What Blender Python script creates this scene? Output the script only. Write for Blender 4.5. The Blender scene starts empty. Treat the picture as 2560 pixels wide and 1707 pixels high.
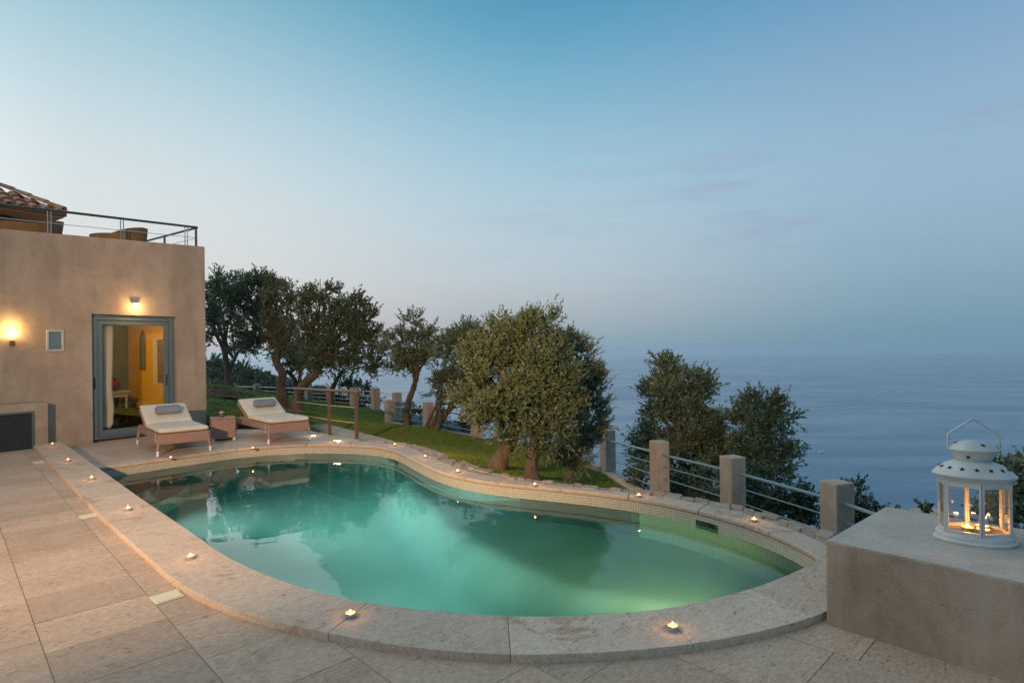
import bpy, bmesh, math, random
import numpy as np
from mathutils import Vector, Matrix
from mathutils.geometry import delaunay_2d_cdt
random.seed(7); rng = np.random.default_rng(11)
SC = bpy.context.scene
COL = SC.collection

# ------------------------------------------------------------------ camera
F, CU, CV, ROLL, CAMZ = 1470.0, 1280.0, 870.0, 0.0115, 1.66
cam = bpy.data.cameras.new('camera'); cam.sensor_width = 36; cam.lens = F/2560*36
cam.shift_y = (CV-853.5)/2560; cam.clip_start = .05; cam.clip_end = 60000
camo = bpy.data.objects.new('camera', cam); COL.objects.link(camo); SC.camera = camo
r_ = Vector((math.cos(ROLL), 0, -math.sin(ROLL))); u_ = Vector((math.sin(ROLL), 0, math.cos(ROLL)))
M = Matrix.Identity(4)
for i in range(3):
    M[i][0] = r_[i]; M[i][1] = u_[i]; M[i][2] = (0, -1, 0)[i]
M[2][3] = CAMZ
camo.matrix_world = M

# ------------------------------------------------------------------ colour helpers, world, lights, exposure
def lin(c):
    return tuple(((x/255)/12.92 if x/255 <= .04045 else ((x/255+.055)/1.055)**2.4) for x in c)
SC.view_settings.view_transform = 'Standard'; SC.view_settings.look = 'None'
SC.view_settings.exposure = 0; SC.view_settings.gamma = 1; SC.view_settings.use_curve_mapping = False
SC.cycles.use_denoising = True
SC.cycles.max_bounces = 8; SC.cycles.transparent_max_bounces = 24; SC.cycles.volume_bounces = 3
SC.cycles.sample_clamp_indirect = 4; SC.cycles.caustics_reflective = False; SC.cycles.caustics_refractive = False

world = bpy.data.worlds.new('World'); SC.world = world; world.use_nodes = True
wn = world.node_tree; wn.nodes.clear()
def N(nt, t, **k):
    n = nt.nodes.new(t)
    for a, b in k.items():
        if hasattr(n, a): setattr(n, a, b)
    return n
def mathn(nt, op, a, b=None, c=None, clamp=False):
    n = nt.nodes.new('ShaderNodeMath'); n.operation = op; n.use_clamp = clamp
    for i, x in enumerate((a, b, c)):
        if x is None: continue
        if isinstance(x, (int, float)): n.inputs[i].default_value = x
        else: nt.links.new(x, n.inputs[i])
    return n.outputs[0]
def ramp(nt, fac, stops, interp='LINEAR'):
    n = nt.nodes.new('ShaderNodeValToRGB'); cr = n.color_ramp; cr.interpolation = interp
    while len(cr.elements) < len(stops): cr.elements.new(.5)
    for e, (p, c) in zip(cr.elements, stops):
        e.position = p; e.color = (*c[:3], 1) if len(c) >= 3 else (c[0], c[0], c[0], 1)
    nt.links.new(fac, n.inputs[0]); return n.outputs[0]
def mixc(nt, f, a, b, mode='MIX'):
    n = nt.nodes.new('ShaderNodeMix'); n.data_type = 'RGBA'; n.blend_type = mode
    for s, x in ((0, f), (6, a), (7, b)):
        if isinstance(x, (int, float)): n.inputs[s].default_value = x
        elif isinstance(x, tuple): n.inputs[s].default_value = (*x[:3], 1)
        else: nt.links.new(x, n.inputs[s])
    return n.outputs[2]
tc = N(wn, 'ShaderNodeTexCoord'); sp = N(wn, 'ShaderNodeSeparateXYZ'); wn.links.new(tc.outputs['Generated'], sp.inputs[0])
X, Y, Z = sp.outputs
hl = mathn(wn, 'SQRT', mathn(wn, 'ADD', mathn(wn, 'ADD', mathn(wn, 'MULTIPLY', X, X), mathn(wn, 'MULTIPLY', Y, Y)), 1e-5))
GA = math.radians(-72)     # azimuth of the after-glow (left of the frame)
glow = mathn(wn, 'DIVIDE', mathn(wn, 'ADD', mathn(wn, 'MULTIPLY', X, math.sin(GA)), mathn(wn, 'MULTIPLY', Y, math.cos(GA))), hl)
# elevation coordinate: sin(el)/0.9 clamped
el = mathn(wn, 'MULTIPLY', Z, 1.0, clamp=True)
def S(*st): return [(p, lin(c)) for p, c in st]
BS = 'B_SPLINE'
left = ramp(wn, el, S((0, (203, 192, 196)), (.05, (222, 210, 206)), (.12, (226, 224, 220)), (.23, (221, 229, 230)), (.33, (202, 221, 228)), (.42, (170, 206, 218)), (.5, (134, 188, 206)), (.7, (100, 162, 190)), (1, (78, 142, 174))), BS)
mid = ramp(wn, el, S((0, (142, 168, 183)), (.03, (160, 177, 188)), (.07, (178, 188, 196)), (.12, (187, 201, 210)), (.23, (178, 206, 220)), (.33, (154, 196, 217)), (.42, (120, 178, 206)), (.5, (84, 156, 190)), (.7, (70, 140, 175)), (1, (70, 136, 171))), BS)
right = ramp(wn, el, S((0, (112, 151, 171)), (.05, (124, 161, 180)), (.12, (140, 173, 193)), (.23, (153, 186, 209)), (.33, (144, 179, 207)), (.42, (124, 166, 200)), (.5, (102, 155, 193)), (.7, (80, 138, 174)), (1, (70, 133, 169))), BS)
mr1 = N(wn, 'ShaderNodeMapRange', interpolation_type='SMOOTHSTEP'); wn.links.new(glow, mr1.inputs[0]); mr1.inputs[1].default_value = -.35; mr1.inputs[2].default_value = .36
mr2 = N(wn, 'ShaderNodeMapRange', interpolation_type='SMOOTHSTEP'); wn.links.new(glow, mr2.inputs[0]); mr2.inputs[1].default_value = .22; mr2.inputs[2].default_value = .93
mr3 = N(wn, 'ShaderNodeMapRange', interpolation_type='SMOOTHSTEP'); wn.links.new(glow, mr3.inputs[0]); mr3.inputs[1].default_value = .80; mr3.inputs[2].default_value = 1.0; mr3.inputs[4].default_value = .8
c1 = mixc(wn, mr1.outputs[0], right, mid); c2 = mixc(wn, mr2.outputs[0], c1, left)
# faint cirrus wisps
mp = N(wn, 'ShaderNodeMapping'); wn.links.new(tc.outputs['Generated'], mp.inputs[0]); mp.inputs['Scale'].default_value = (2.2, 2.2, 15); mp.inputs['Rotation'].default_value = (0, .12, 0)
nz = N(wn, 'ShaderNodeTexNoise'); nz.inputs['Scale'].default_value = 2.1; nz.inputs['Detail'].default_value = 6; nz.inputs['Roughness'].default_value = .58; wn.links.new(mp.outputs[0], nz.inputs[0])
wis = ramp(wn, nz.outputs[0], [(.53, (0,)), (.75, (1,))])
wb = ramp(wn, el, [(0, (0,)), (.1, (.25,)), (.24, (1,)), (.32, (.3,)), (.5, (0,))])
gw = N(wn, 'ShaderNodeMapRange'); wn.links.new(glow, gw.inputs[0]); gw.inputs[1].default_value = .55; gw.inputs[2].default_value = -.05
cl = mathn(wn, 'MULTIPLY', mathn(wn, 'MULTIPLY', mathn(wn, 'MULTIPLY', wis, wb), gw.outputs[0]), .6)
c3 = mixc(wn, cl, c2, lin((150, 158, 186)))
# a little physical twilight sky on top
sky = N(wn, 'ShaderNodeTexSky', sky_type='NISHITA'); sky.sun_disc = False
sky.sun_elevation = math.radians(-1.5); sky.sun_rotation = GA
bg1 = N(wn, 'ShaderNodeBackground'); wn.links.new(c3, bg1.inputs[0]); wn.links.new(mathn(wn, 'ADD', .97, mathn(wn, 'MULTIPLY', mr3.outputs[0], ramp(wn, el, [(0, (1,)), (.15, (.8,)), (.5, (0,))]))), bg1.inputs[1])
bg2 = N(wn, 'ShaderNodeBackground'); wn.links.new(sky.outputs[0], bg2.inputs[0]); bg2.inputs[1].default_value = .05
ad = N(wn, 'ShaderNodeAddShader'); wn.links.new(bg1.outputs[0], ad.inputs[0]); wn.links.new(bg2.outputs[0], ad.inputs[1])
wo = N(wn, 'ShaderNodeOutputWorld'); wn.links.new(ad.outputs[0], wo.inputs[0])

def light(name, kind, loc, energy, color, size=.05, rot=None, **k):
    l = bpy.data.lights.new(name, kind); l.energy = energy; l.color = color
    if kind == 'SUN': l.angle = size
    elif kind == 'AREA': l.size = size
    else: l.shadow_soft_size = size
    for a, b in k.items(): setattr(l, a, b)
    o = bpy.data.objects.new(name, l); COL.objects.link(o); o.location = loc
    if rot is not None: o.rotation_euler = rot
    return o
def aim(o, target):
    o.rotation_euler = (Vector(target)-o.location).to_track_quat('-Z', 'Y').to_euler()
sun = light('sun_glow', 'SUN', (0, 0, 30), 1.5, (1, .93, .87), math.radians(100)); aim(sun, Vector((0, 0, 30))-Vector((math.sin(GA), math.cos(GA), .75)))
# (the lamps' own lights are made in their builders)
WARM = (1, .56, .24)

# ------------------------------------------------------------------ back-projection helpers (pixels of the 2560x1707 photograph)
def ray(u, v):
    dx, dy = (u-CU)/F, (CV-v)/F
    return Vector((dx*math.cos(ROLL)+dy*math.sin(ROLL), 1, -dx*math.sin(ROLL)+dy*math.cos(ROLL)))
def G(u, v, z=0.0):
    d = ray(u, v); t = (z-CAMZ)/d.z; return Vector((d.x*t, t, z))
def D(u, v, y):
    d = ray(u, v); return Vector((d.x*y, y, CAMZ+d.z*y))
ZN, ZD, ZW = .19, .147, -.163    # near coping top, near deck top, water level (terrace top is 0)

# ------------------------------------------------------------------ mesh helpers
class MB:
    def __init__(s): s.v = []; s.f = []
    def add(s, vs, fs):
        k = len(s.v); s.v += [tuple(p) for p in vs]; s.f += [tuple(i+k for i in f) for f in fs]; return s
    def box(s, c, size, rot=None, ax=None):
        hx, hy, hz = [q/2 for q in size]; c = Vector(c)
        vs = []
        for x, y, z in ((-1,-1,-1),(1,-1,-1),(1,1,-1),(-1,1,-1),(-1,-1,1),(1,-1,1),(1,1,1),(-1,1,1)):
            p = Vector((x*hx, y*hy, z*hz))
            if ax: p = ax[0]*p.x+ax[1]*p.y+ax[2]*p.z
            elif rot: p = Matrix.Rotation(rot, 3, 'Z') @ p
            vs.append(c+p)
        return s.add(vs, [(0,3,2,1),(4,5,6,7),(0,1,5,4),(1,2,6,5),(2,3,7,6),(3,0,4,7)])
    def prism(s, poly, z0, z1):
        n = len(poly); a = sum(poly[i][0]*poly[(i+1)%n][1]-poly[(i+1)%n][0]*poly[i][1] for i in range(n))
        if a < 0: poly = poly[::-1]
        vs = [(p[0], p[1], z0) for p in poly]+[(p[0], p[1], z1) for p in poly]
        return s.add(vs, [tuple(range(n-1, -1, -1)), tuple(range(n, 2*n))]+[(i, (i+1)%n, n+(i+1)%n, n+i) for i in range(n)])
    def tube(s, pts, rad, n=8, cap=True):
        pts = [Vector(p) for p in pts]; R = rad if isinstance(rad, (list, tuple)) else [rad]*len(pts)
        k = len(s.v); up = None
        for i, p in enumerate(pts):
            t = (pts[min(i+1, len(pts)-1)]-pts[max(i-1, 0)]).normalized()
            if up is None: up = t.orthogonal().normalized()
            up = (up-t*up.dot(t))
            up = up.normalized() if up.length > 1e-5 else t.orthogonal().normalized()
            b = t.cross(up)
            for j in range(n):
                a = 2*math.pi*j/n; s.v.append(tuple(p+(up*math.cos(a)+b*math.sin(a))*R[i]))
        for i in range(len(pts)-1):
            for j in range(n):
                a, b2 = k+i*n+j, k+i*n+(j+1) % n
                s.f.append((a, b2, b2+n, a+n))
        if cap:
            s.f.append(tuple(k+j for j in range(n-1, -1, -1))); s.f.append(tuple(k+(len(pts)-1)*n+j for j in range(n)))
        return s
    def lathe(s, prof, c=(0,0,0), n=24, a=1, b=1, ax=None, cap=True):
        k = len(s.v); c = Vector(c)
        for r, z in prof:
            for j in range(n):
                t = 2*math.pi*j/n; p = Vector((r*a*math.cos(t), r*b*math.sin(t), z))
                if ax: p = ax[0]*p.x+ax[1]*p.y+ax[2]*p.z
                s.v.append(tuple(c+p))
        for i in range(len(prof)-1):
            for j in range(n):
                q, w = k+i*n+j, k+i*n+(j+1) % n; s.f.append((q, w, w+n, q+n))
        if cap:
            s.f.append(tuple(k+j for j in range(n-1, -1, -1))); s.f.append(tuple(k+(len(prof)-1)*n+j for j in range(n)))
        return s
    def build(s, name, mat=None, parent=None, smooth=False, bevel=0, seg=2, origin=None):
        me = bpy.data.meshes.new(name)
        off = Vector(origin) if origin is not None else Vector((0, 0, 0))
        me.from_pydata([tuple(Vector(p)-off) for p in s.v] if origin is not None else s.v, [], s.f); me.update()
        o = bpy.data.objects.new(name, me); COL.objects.link(o); o.location = off
        if mat: me.materials.append(mat)
        if parent: attach(o, parent)
        if smooth:
            me.polygons.foreach_set('use_smooth', [True]*len(me.polygons))
            try: me.set_sharp_from_angle(angle=math.radians(38))
            except Exception: pass
        if bevel:
            m = o.modifiers.new('bevel', 'BEVEL'); m.width = bevel; m.segments = seg; m.limit_method = 'ANGLE'; m.angle_limit = math.radians(35)
        return o
def attach(o, p):
    bpy.context.view_layer.update() if False else None
    o.parent = p; o.matrix_parent_inverse = wm(p).inverted()
def wm(p):
    m = Matrix.LocRotScale(p.location, p.rotation_euler, p.scale)
    return wm(p.parent) @ p.matrix_parent_inverse @ m if p.parent else m
def thing(name, label, cat, loc=(0,0,0), rz=0, group=None):
    o = bpy.data.objects.new(name, None); COL.objects.link(o); o.empty_display_size = .1
    o.location = loc; o.rotation_euler = (0, 0, rz); o['label'] = label; o['category'] = cat
    if group: o['group'] = group
    return o
def tag(o, label=None, cat=None, group=None, kind=None):
    if label: o['label'] = label
    if cat: o['category'] = cat
    if group: o['group'] = group
    if kind: o['kind'] = kind
    return o
def local(o, p):      # parent without keeping world transform (geometry is in the thing's own space)
    o.parent = p; return o
def dup(root, loc, rz, label, sc=1):
    r = root.copy(); COL.objects.link(r); r.location = loc; r.rotation_euler = (0, 0, rz); r['label'] = label
    if sc != 1: r.scale = (sc,)*3
    for ch in list(root.children):
        if ch.get('keep_single'): continue
        c = ch.copy(); COL.objects.link(c); c.parent = r
        for g in list(ch.children):
            d = g.copy(); COL.objects.link(d); d.parent = c
    return r
def npmesh(name, V, Fc, mat, parent=None, attrs=None, smooth=False):
    me = bpy.data.meshes.new(name); nv, nf, k = len(V), len(Fc), Fc.shape[1]
    me.vertices.add(nv); me.vertices.foreach_set('co', V.astype(np.float32).ravel())
    me.loops.add(nf*k); me.loops.foreach_set('vertex_index', Fc.astype(np.int32).ravel())
    me.polygons.add(nf); me.polygons.foreach_set('loop_start', np.arange(0, nf*k, k, dtype=np.int32))
    me.polygons.foreach_set('loop_total', np.full(nf, k, dtype=np.int32))
    if smooth: me.polygons.foreach_set('use_smooth', np.ones(nf, dtype=bool))
    me.update(calc_edges=True)
    if attrs is not None:
        a = me.attributes.new('tone', 'FLOAT', 'POINT'); a.data.foreach_set('value', attrs.astype(np.float32))
    o = bpy.data.objects.new(name, me); COL.objects.link(o)
    if mat: me.materials.append(mat)
    if parent: o.parent = parent; o.matrix_parent_inverse = wm(parent).inverted()
    return o
def smooth_line(pts, step=.12):
    P = [Vector(p[:2]) for p in pts]; out = []
    E = [P[0]*2-P[1]]+P+[P[-1]*2-P[-2]]
    for i in range(1, len(E)-2):
        a, b, c, d = E[i-1], E[i], E[i+1], E[i+2]; n = max(2, int((c-b).length/step))
        for j in range(n):
            t = j/n
            out.append(.5*((2*b)+(c-a)*t+(2*a-5*b+4*c-d)*t*t+(3*b-a-3*c+d)*t**3))
    out.append(P[-1]); return out
def relax(pts, it=2):
    for _ in range(it):
        pts = [pts[0]]+[(pts[i-1]+2*pts[i]+pts[i+1])/4 for i in range(1, len(pts)-1)]+[pts[-1]]
    return pts
def offset(pts, d):
    out = []
    for i, p in enumerate(pts):
        t = (pts[min(i+1, len(pts)-1)]-pts[max(i-1, 0)]).normalized(); out.append(p+Vector((-t.y, t.x))*d)
    return out
def arclen(pts):
    L = [0]
    for i in range(1, len(pts)): L.append(L[-1]+(pts[i]-pts[i-1]).length)
    return L
def at_len(pts, L, s):
    s = max(0, min(s, L[-1]-1e-6))
    for i in range(1, len(L)):
        if L[i] >= s:
            t = (s-L[i-1])/max(1e-9, L[i]-L[i-1]); return pts[i-1].lerp(pts[i], t)
    return pts[-1]
def dedup(P):
    out = [P[0]]
    for p in P[1:-1]:
        if (p-out[-1]).length > .03 and (p-P[-1]).length > .03: out.append(p)
    return out+[P[-1]]
def sub(pts, L, a, b):
    return dedup([at_len(pts, L, a)]+[pts[i] for i in range(len(pts)) if a+1e-4 < L[i] < b-1e-4]+[at_len(pts, L, b)])
def inside(p, poly):
    x, y = p[0], p[1]; c = False; n = len(poly)
    for i in range(n):
        a, b = poly[i], poly[(i+1) % n]
        if (a[1] > y) != (b[1] > y) and x < (b[0]-a[0])*(y-a[1])/(b[1]-a[1])+a[0]: c = not c
    return c
def seg_hit(a, b, c, d):
    o = lambda p, q, r: (q[0]-p[0])*(r[1]-p[1])-(q[1]-p[1])*(r[0]-p[0])
    return o(a, b, c)*o(a, b, d) < 0 and o(c, d, a)*o(c, d, b) < 0
def clip(tile, region):
    n, m = len(tile), len(region)
    def ccw(P): return P if sum(P[i][0]*P[(i+1) % len(P)][1]-P[(i+1) % len(P)][0]*P[i][1] for i in range(len(P))) > 0 else P[::-1]
    tile, region = ccw(list(tile)), ccw(list(region))
    if all(inside(p, region) for p in tile) and not any(seg_hit(tile[i], tile[(i+1) % n], region[j], region[(j+1) % m]) for i in range(n) for j in range(m)):
        return [Vector(p[:2]) for p in tile], [(0, 1, 2), (0, 2, 3)]
    vs = [Vector(p[:2]) for p in tile]+[Vector(p[:2]) for p in region]; n = len(tile)
    fs = [list(range(n)), list(range(n, len(vs)))]
    ov, oe, of, _, _, orf = delaunay_2d_cdt(vs, [], fs, 0, 1e-5)
    tri = [tuple(f) for f, o in zip(of, orf) if 0 in o and 1 in o]
    return ov, tri
def slab_tri(ov, tri, z0, z1):
    mb = MB(); used = sorted({i for t in tri for i in t}); mp_ = {i: k for k, i in enumerate(used)}; n = len(used)
    vs = [(ov[i].x, ov[i].y, z1) for i in used]+[(ov[i].x, ov[i].y, z0) for i in used]; fs = []
    edges = {}
    for t in tri:
        a = [mp_[i] for i in t]
        p = [vs[i] for i in a]
        if (p[1][0]-p[0][0])*(p[2][1]-p[0][1])-(p[2][0]-p[0][0])*(p[1][1]-p[0][1]) < 0: a = a[::-1]
        fs.append(tuple(a))
        for i in range(3): edges[(a[i], a[(i+1) % 3])] = 1
    for (a, b) in list(edges):
        if (b, a) not in edges: fs.append((b, a, a+n, b+n))
    return mb.add(vs, fs)

# ------------------------------------------------------------------ materials
def mat(name, base=(.5,.5,.5), rough=.8, spec=.3, metal=0, build=None):
    m = bpy.data.materials.new(name); m.use_nodes = True; nt = m.node_tree
    b = nt.nodes['Principled BSDF']; b.inputs['Base Color'].default_value = (*base, 1); b.inputs['Roughness'].default_value = rough
    b.inputs['Specular IOR Level'].default_value = spec; b.inputs['Metallic'].default_value = metal
    if build: build(nt, b)
    return m
def coords(nt, kind='Object', scale=(1,1,1), rot=(0,0,0)):
    t = N(nt, 'ShaderNodeTexCoord')
    m = N(nt, 'ShaderNodeMapping'); m.inputs['Rotation'].default_value = rot
    m2 = N(nt, 'ShaderNodeMapping'); m2.inputs['Scale'].default_value = scale; nt.links.new(m.outputs[0], m2.inputs[0])
    if kind == 'World':
        g = N(nt, 'ShaderNodeNewGeometry'); nt.links.new(g.outputs['Position'], m.inputs[0])
    else: nt.links.new(t.outputs[kind], m.inputs[0])
    return m2.outputs[0]
def noise(nt, co, scale, detail=4, rough=.55, out=0, dist=0):
    n = N(nt, 'ShaderNodeTexNoise'); n.inputs['Scale'].default_value = scale; n.inputs['Detail'].default_value = detail
    n.inputs['Roughness'].default_value = rough; n.inputs['Distortion'].default_value = dist; nt.links.new(co, n.inputs[0]); return n.outputs[out]
def bump(nt, b, h, strength=.3, dist=.01, prev=None):
    n = N(nt, 'ShaderNodeBump'); n.inputs['Strength'].default_value = strength; n.inputs['Distance'].default_value = dist
    nt.links.new(h, n.inputs['Height'])
    if prev is not None: nt.links.new(prev, n.inputs['Normal'])
    nt.links.new(n.outputs[0], b.inputs['Normal']); return n.outputs[0]
ANG_A = math.atan2(.716, -.698)      # deck joint direction
def stone_mat(name, c0, c1, c2, pit=.5, streak=True, rough=.72, tilevar=.24, stain=.35):
    def f(nt, b):
        co = coords(nt, 'World', (1, 1, 1), (0, 0, -ANG_A))
        st = coords(nt, 'World', (2.2, .9, 2) if streak else (1.3, 1.3, 1.3), (0, 0, -ANG_A))
        big = noise(nt, st, 1.1, 6, .65, dist=.5)
        fine = noise(nt, coords(nt, 'World', (70, 26, 40) if streak else (48, 34, 40), (0, 0, -ANG_A)), 1.0, 6, .72, dist=.25)
        band = noise(nt, coords(nt, 'World', (11, 2.2, 8) if streak else (5, 4, 5), (0, 0, -ANG_A)), 1.0, 4, .6, dist=.4)
        c = ramp(nt, big, [(.30, c0), (.5, c1), (.70, c2)])
        c = mixc(nt, .30, c, ramp(nt, band, [(.34, tuple(x*.86 for x in c0)), (.5, c1), (.66, c2)]))
        c = mixc(nt, .5, c, ramp(nt, fine, [(.30, tuple(x*.60 for x in c0)), (.45, c0), (.55, c1), (.72, tuple(min(1, x*1.15) for x in c2))]))
        # individual tint per stone
        oi = N(nt, 'ShaderNodeObjectInfo')
        tv = mathn(nt, 'ADD', mathn(nt, 'MULTIPLY', oi.outputs['Random'], tilevar), 1-tilevar/2)
        c = mixc(nt, 1.0, c, mixc(nt, 0, tvcol(nt, tv), (1, 1, 1)), 'MULTIPLY')
        # ochre stains
        sn = noise(nt, coords(nt, 'World', (1, 1, 1)), 1.35, 6, .7, dist=1.0)
        sm = mathn(nt, 'MULTIPLY', ramp(nt, sn, [(.575, (0,)), (.60, (1,))]), ramp(nt, fine, [(.3, (1,)), (.65, (.35,))]))
        c = mixc(nt, mathn(nt, 'MULTIPLY', sm, stain), c, tuple(c0[i]*(.74, .60, .42)[i] for i in range(3)))
        # pits: elongated holes of travertine
        pn = noise(nt, coords(nt, 'World', (60, 20, 46), (0, 0, -ANG_A)), 1.0, 3, .65)
        gate = ramp(nt, noise(nt, co, 4.0, 4, .6), [(.40, (.12,)), (.62, (1,))])
        pm = mathn(nt, 'MULTIPLY', ramp(nt, pn, [(.60, (0,)), (.655, (1,))]), gate)
        big_p = mathn(nt, 'MULTIPLY', ramp(nt, noise(nt, coords(nt, 'World', (22, 8, 20), (0, 0, -ANG_A)), 1.0, 5, .75, dist=.6), [(.67, (0,)), (.70, (1,))]), ramp(nt, noise(nt, co, 2.3, 2), [(.45, (0,)), (.6, (1,))]))
        sp1 = noise(nt, co, 210, 2, .5); spk = ramp(nt, sp1, [(.62, (0,)), (.7, (1,))])
        pall = mathn(nt, 'MAXIMUM', mathn(nt, 'MAXIMUM', mathn(nt, 'MULTIPLY', pm, .8), big_p), mathn(nt, 'MULTIPLY', spk, .5))
        c = mixc(nt, mathn(nt, 'MULTIPLY', pall, pit), c, (c0[0]*.34, c0[1]*.26, c0[2]*.2))
        nt.links.new(c, b.inputs['Base Color'])
        h = mathn(nt, 'SUBTRACT', mathn(nt, 'MULTIPLY', fine, .35), mathn(nt, 'MULTIPLY', pall, 1.0))
        bump(nt, b, h, .55, .004)
    return mat(name, c1, rough, .3, 0, f)
def tvcol(nt, v):
    c = N(nt, 'ShaderNodeCombineColor')
    for i in range(3): nt.links.new(v, c.inputs[i])
    return c.outputs[0]
M_DECK = stone_mat('travertine_deck', (.335, .226, .150), (.445, .318, .226), (.545, .412, .308), .85, stain=.30)
M_COPE = stone_mat('travertine_coping', (.43, .31, .22), (.545, .41, .305), (.64, .51, .39), .9, stain=.85)
M_TERR = stone_mat('terrace_stone', (.43, .315, .225), (.55, .41, .30), (.64, .50, .38), .4, stain=.25)
M_GROUT = mat('grout', (.26, .165, .10), .95, .1)
def rough_stone(nt, b):
    co = coords(nt, 'World'); a = noise(nt, co, 5, 6, .7); f2 = noise(nt, co, 45, 4, .6)
    oi = N(nt, 'ShaderNodeObjectInfo')
    c = ramp(nt, oi.outputs['Random'], [(0, (.30, .19, .14)), (.3, (.40, .28, .205)), (.6, (.47, .35, .26)), (.85, (.33, .21, .15)), (1, (.52, .41, .32))])
    c = mixc(nt, .45, c, ramp(nt, a, [(.3, (.17, .10, .07)), (.7, (.46, .36, .28))]))
    c = mixc(nt, .3, c, ramp(nt, f2, [(.3, (.12, .08, .06)), (.7, (.5, .4, .32))]))
    nt.links.new(c, b.inputs['Base Color']); bump(nt, b, mathn(nt, 'ADD', a, mathn(nt, 'MULTIPLY', f2, .3)), .8, .02)
M_ROCK = mat('border_stone', (.3, .22, .16), .9, .2, 0, rough_stone)
def plaster(c0, c1, c2, sc=1.0, crack=0.0, grit=.25):
    def f(nt, b):
        co = coords(nt, 'World'); v = coords(nt, 'World', (3.2, 3.2, .55))
        a = noise(nt, v, .7*sc, 6, .62, dist=.5); l = noise(nt, co, 1.7*sc, 5, .65, dist=.8); g = noise(nt, co, 90, 3, .6)
        c = ramp(nt, a, [(.38, c0), (.5, c1), (.62, c2)])
        c = mixc(nt, .5, c, ramp(nt, l, [(.36, c0), (.5, c1), (.64, c2)]))
        c = mixc(nt, grit, c, ramp(nt, g, [(.3, tuple(x*.45 for x in c0)), (.7, tuple(min(1, x*1.3) for x in c2))]))
        h = mathn(nt, 'ADD', mathn(nt, 'MULTIPLY', l, .6), mathn(nt, 'MULTIPLY', g, .4))
        if crack:
            vo = N(nt, 'ShaderNodeTexVoronoi', feature='DISTANCE_TO_EDGE'); vo.inputs['Scale'].default_value = 2.3
            wv = N(nt, 'ShaderNodeVectorMath', operation='ADD'); nt.links.new(co, wv.inputs[0])
            nn = noise(nt, co, 4, 5, .6, out=1); s2 = N(nt, 'ShaderNodeVectorMath', operation='SCALE'); s2.inputs['Scale'].default_value = .16
            nt.links.new(nn, s2.inputs[0]); nt.links.new(s2.outputs[0], wv.inputs[1]); nt.links.new(wv.outputs[0], vo.inputs[0])
            cr = ramp(nt, vo.outputs[0], [(0, (1,)), (.009, (0,))])
            gt = ramp(nt, noise(nt, co, 2.1, 2), [(.50, (0,)), (.58, (1,))])
            cm = mathn(nt, 'MULTIPLY', mathn(nt, 'MULTIPLY', cr, gt), crack)
            c = mixc(nt, mathn(nt, 'MULTIPLY', cm, .25), c, (.09, .065, .05)); h = mathn(nt, 'SUBTRACT', h, mathn(nt, 'MULTIPLY', cm, .4))
        nt.links.new(c, b.inputs['Base Color']); bump(nt, b, h, .5, .006)
    return f
M_WALL = mat('house_plaster', (.34, .25, .18), .88, .2, 0, plaster((.265, .20, .145), (.385, .298, .222), (.475, .38, .292)))
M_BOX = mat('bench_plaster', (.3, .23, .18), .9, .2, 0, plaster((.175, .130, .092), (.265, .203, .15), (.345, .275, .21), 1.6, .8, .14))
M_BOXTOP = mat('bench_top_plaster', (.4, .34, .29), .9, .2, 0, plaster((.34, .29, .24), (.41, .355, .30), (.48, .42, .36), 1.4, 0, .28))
M_POST = mat('post_stone', (.36, .27, .2), .85, .2, 0, plaster((.30, .21, .15), (.42, .32, .245), (.52, .42, .34), 1.8, 0, .3))
M_BAR = mat('painted_steel', (.16, .25, .27), .4, .5)
M_BARW = mat('galvanised_steel', (.45, .5, .5), .4, .5, .5)
def wood(c0, c1, s=12):
    def f(nt, b):
        co = coords(nt, 'World', (1, 1, 4)); a = noise(nt, co, s, 4); nt.links.new(ramp(nt, a, [(.3, c0), (.7, c1)]), b.inputs['Base Color'])
        bump(nt, b, a, .2, .003)
    return f
M_RUST = mat('brown_painted_metal', (.12, .075, .05), .5, .4, 0, wood((.085, .055, .04), (.17, .105, .07), 30))
M_DARKRAIL = mat('dark_rail_metal', (.06, .065, .06), .45, .5, .3)
M_STEEL = mat('brushed_steel', (.5, .5, .5), .3, .5, .9)
def wicker(c0, c1, sc=90):
    def f(nt, b):
        t = N(nt, 'ShaderNodeTexCoord')
        w1 = N(nt, 'ShaderNodeTexWave'); w1.inputs['Scale'].default_value = sc*.33; w1.bands_direction = 'Z'; nt.links.new(t.outputs['Object'], w1.inputs[0])
        w2 = N(nt, 'ShaderNodeTexWave'); w2.inputs['Scale'].default_value = sc*.2; w2.bands_direction = 'DIAGONAL'; nt.links.new(t.outputs['Object'], w2.inputs[0])
        h = mathn(nt, 'MULTIPLY', w1.outputs[1], w2.outputs[1])
        c = ramp(nt, mathn(nt, 'ADD', mathn(nt, 'MULTIPLY', h, .7), mathn(nt, 'MULTIPLY', noise(nt, t.outputs['Object'], 9), .4)), [(.1, c0), (.8, c1)])
        nt.links.new(c, b.inputs['Base Color']); bump(nt, b, h, .6, .004)
    return f
M_WICK = mat('pink_wicker', (.4, .27, .2), .7, .3, 0, wicker((.24, .145, .115), (.43, .275, .22)))
M_WICKB = mat('honey_wicker', (.3, .17, .07), .7, .3, 0, wicker((.10, .05, .018), (.46, .26, .10), 70))
def cloth(c0, c1):
    def f(nt, b):
        t = coords(nt, 'Object'); a = noise(nt, t, 6, 4); g = noise(nt, t, 260, 2)
        nt.links.new(mixc(nt, .25, ramp(nt, a, [(.3, c0), (.7, c1)]), ramp(nt, g, [(.3, c0), (.7, c1)])), b.inputs['Base Color'])
        bump(nt, b, mathn(nt, 'ADD', a, mathn(nt, 'MULTIPLY', g, .15)), .3, .012)
    return f
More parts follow.
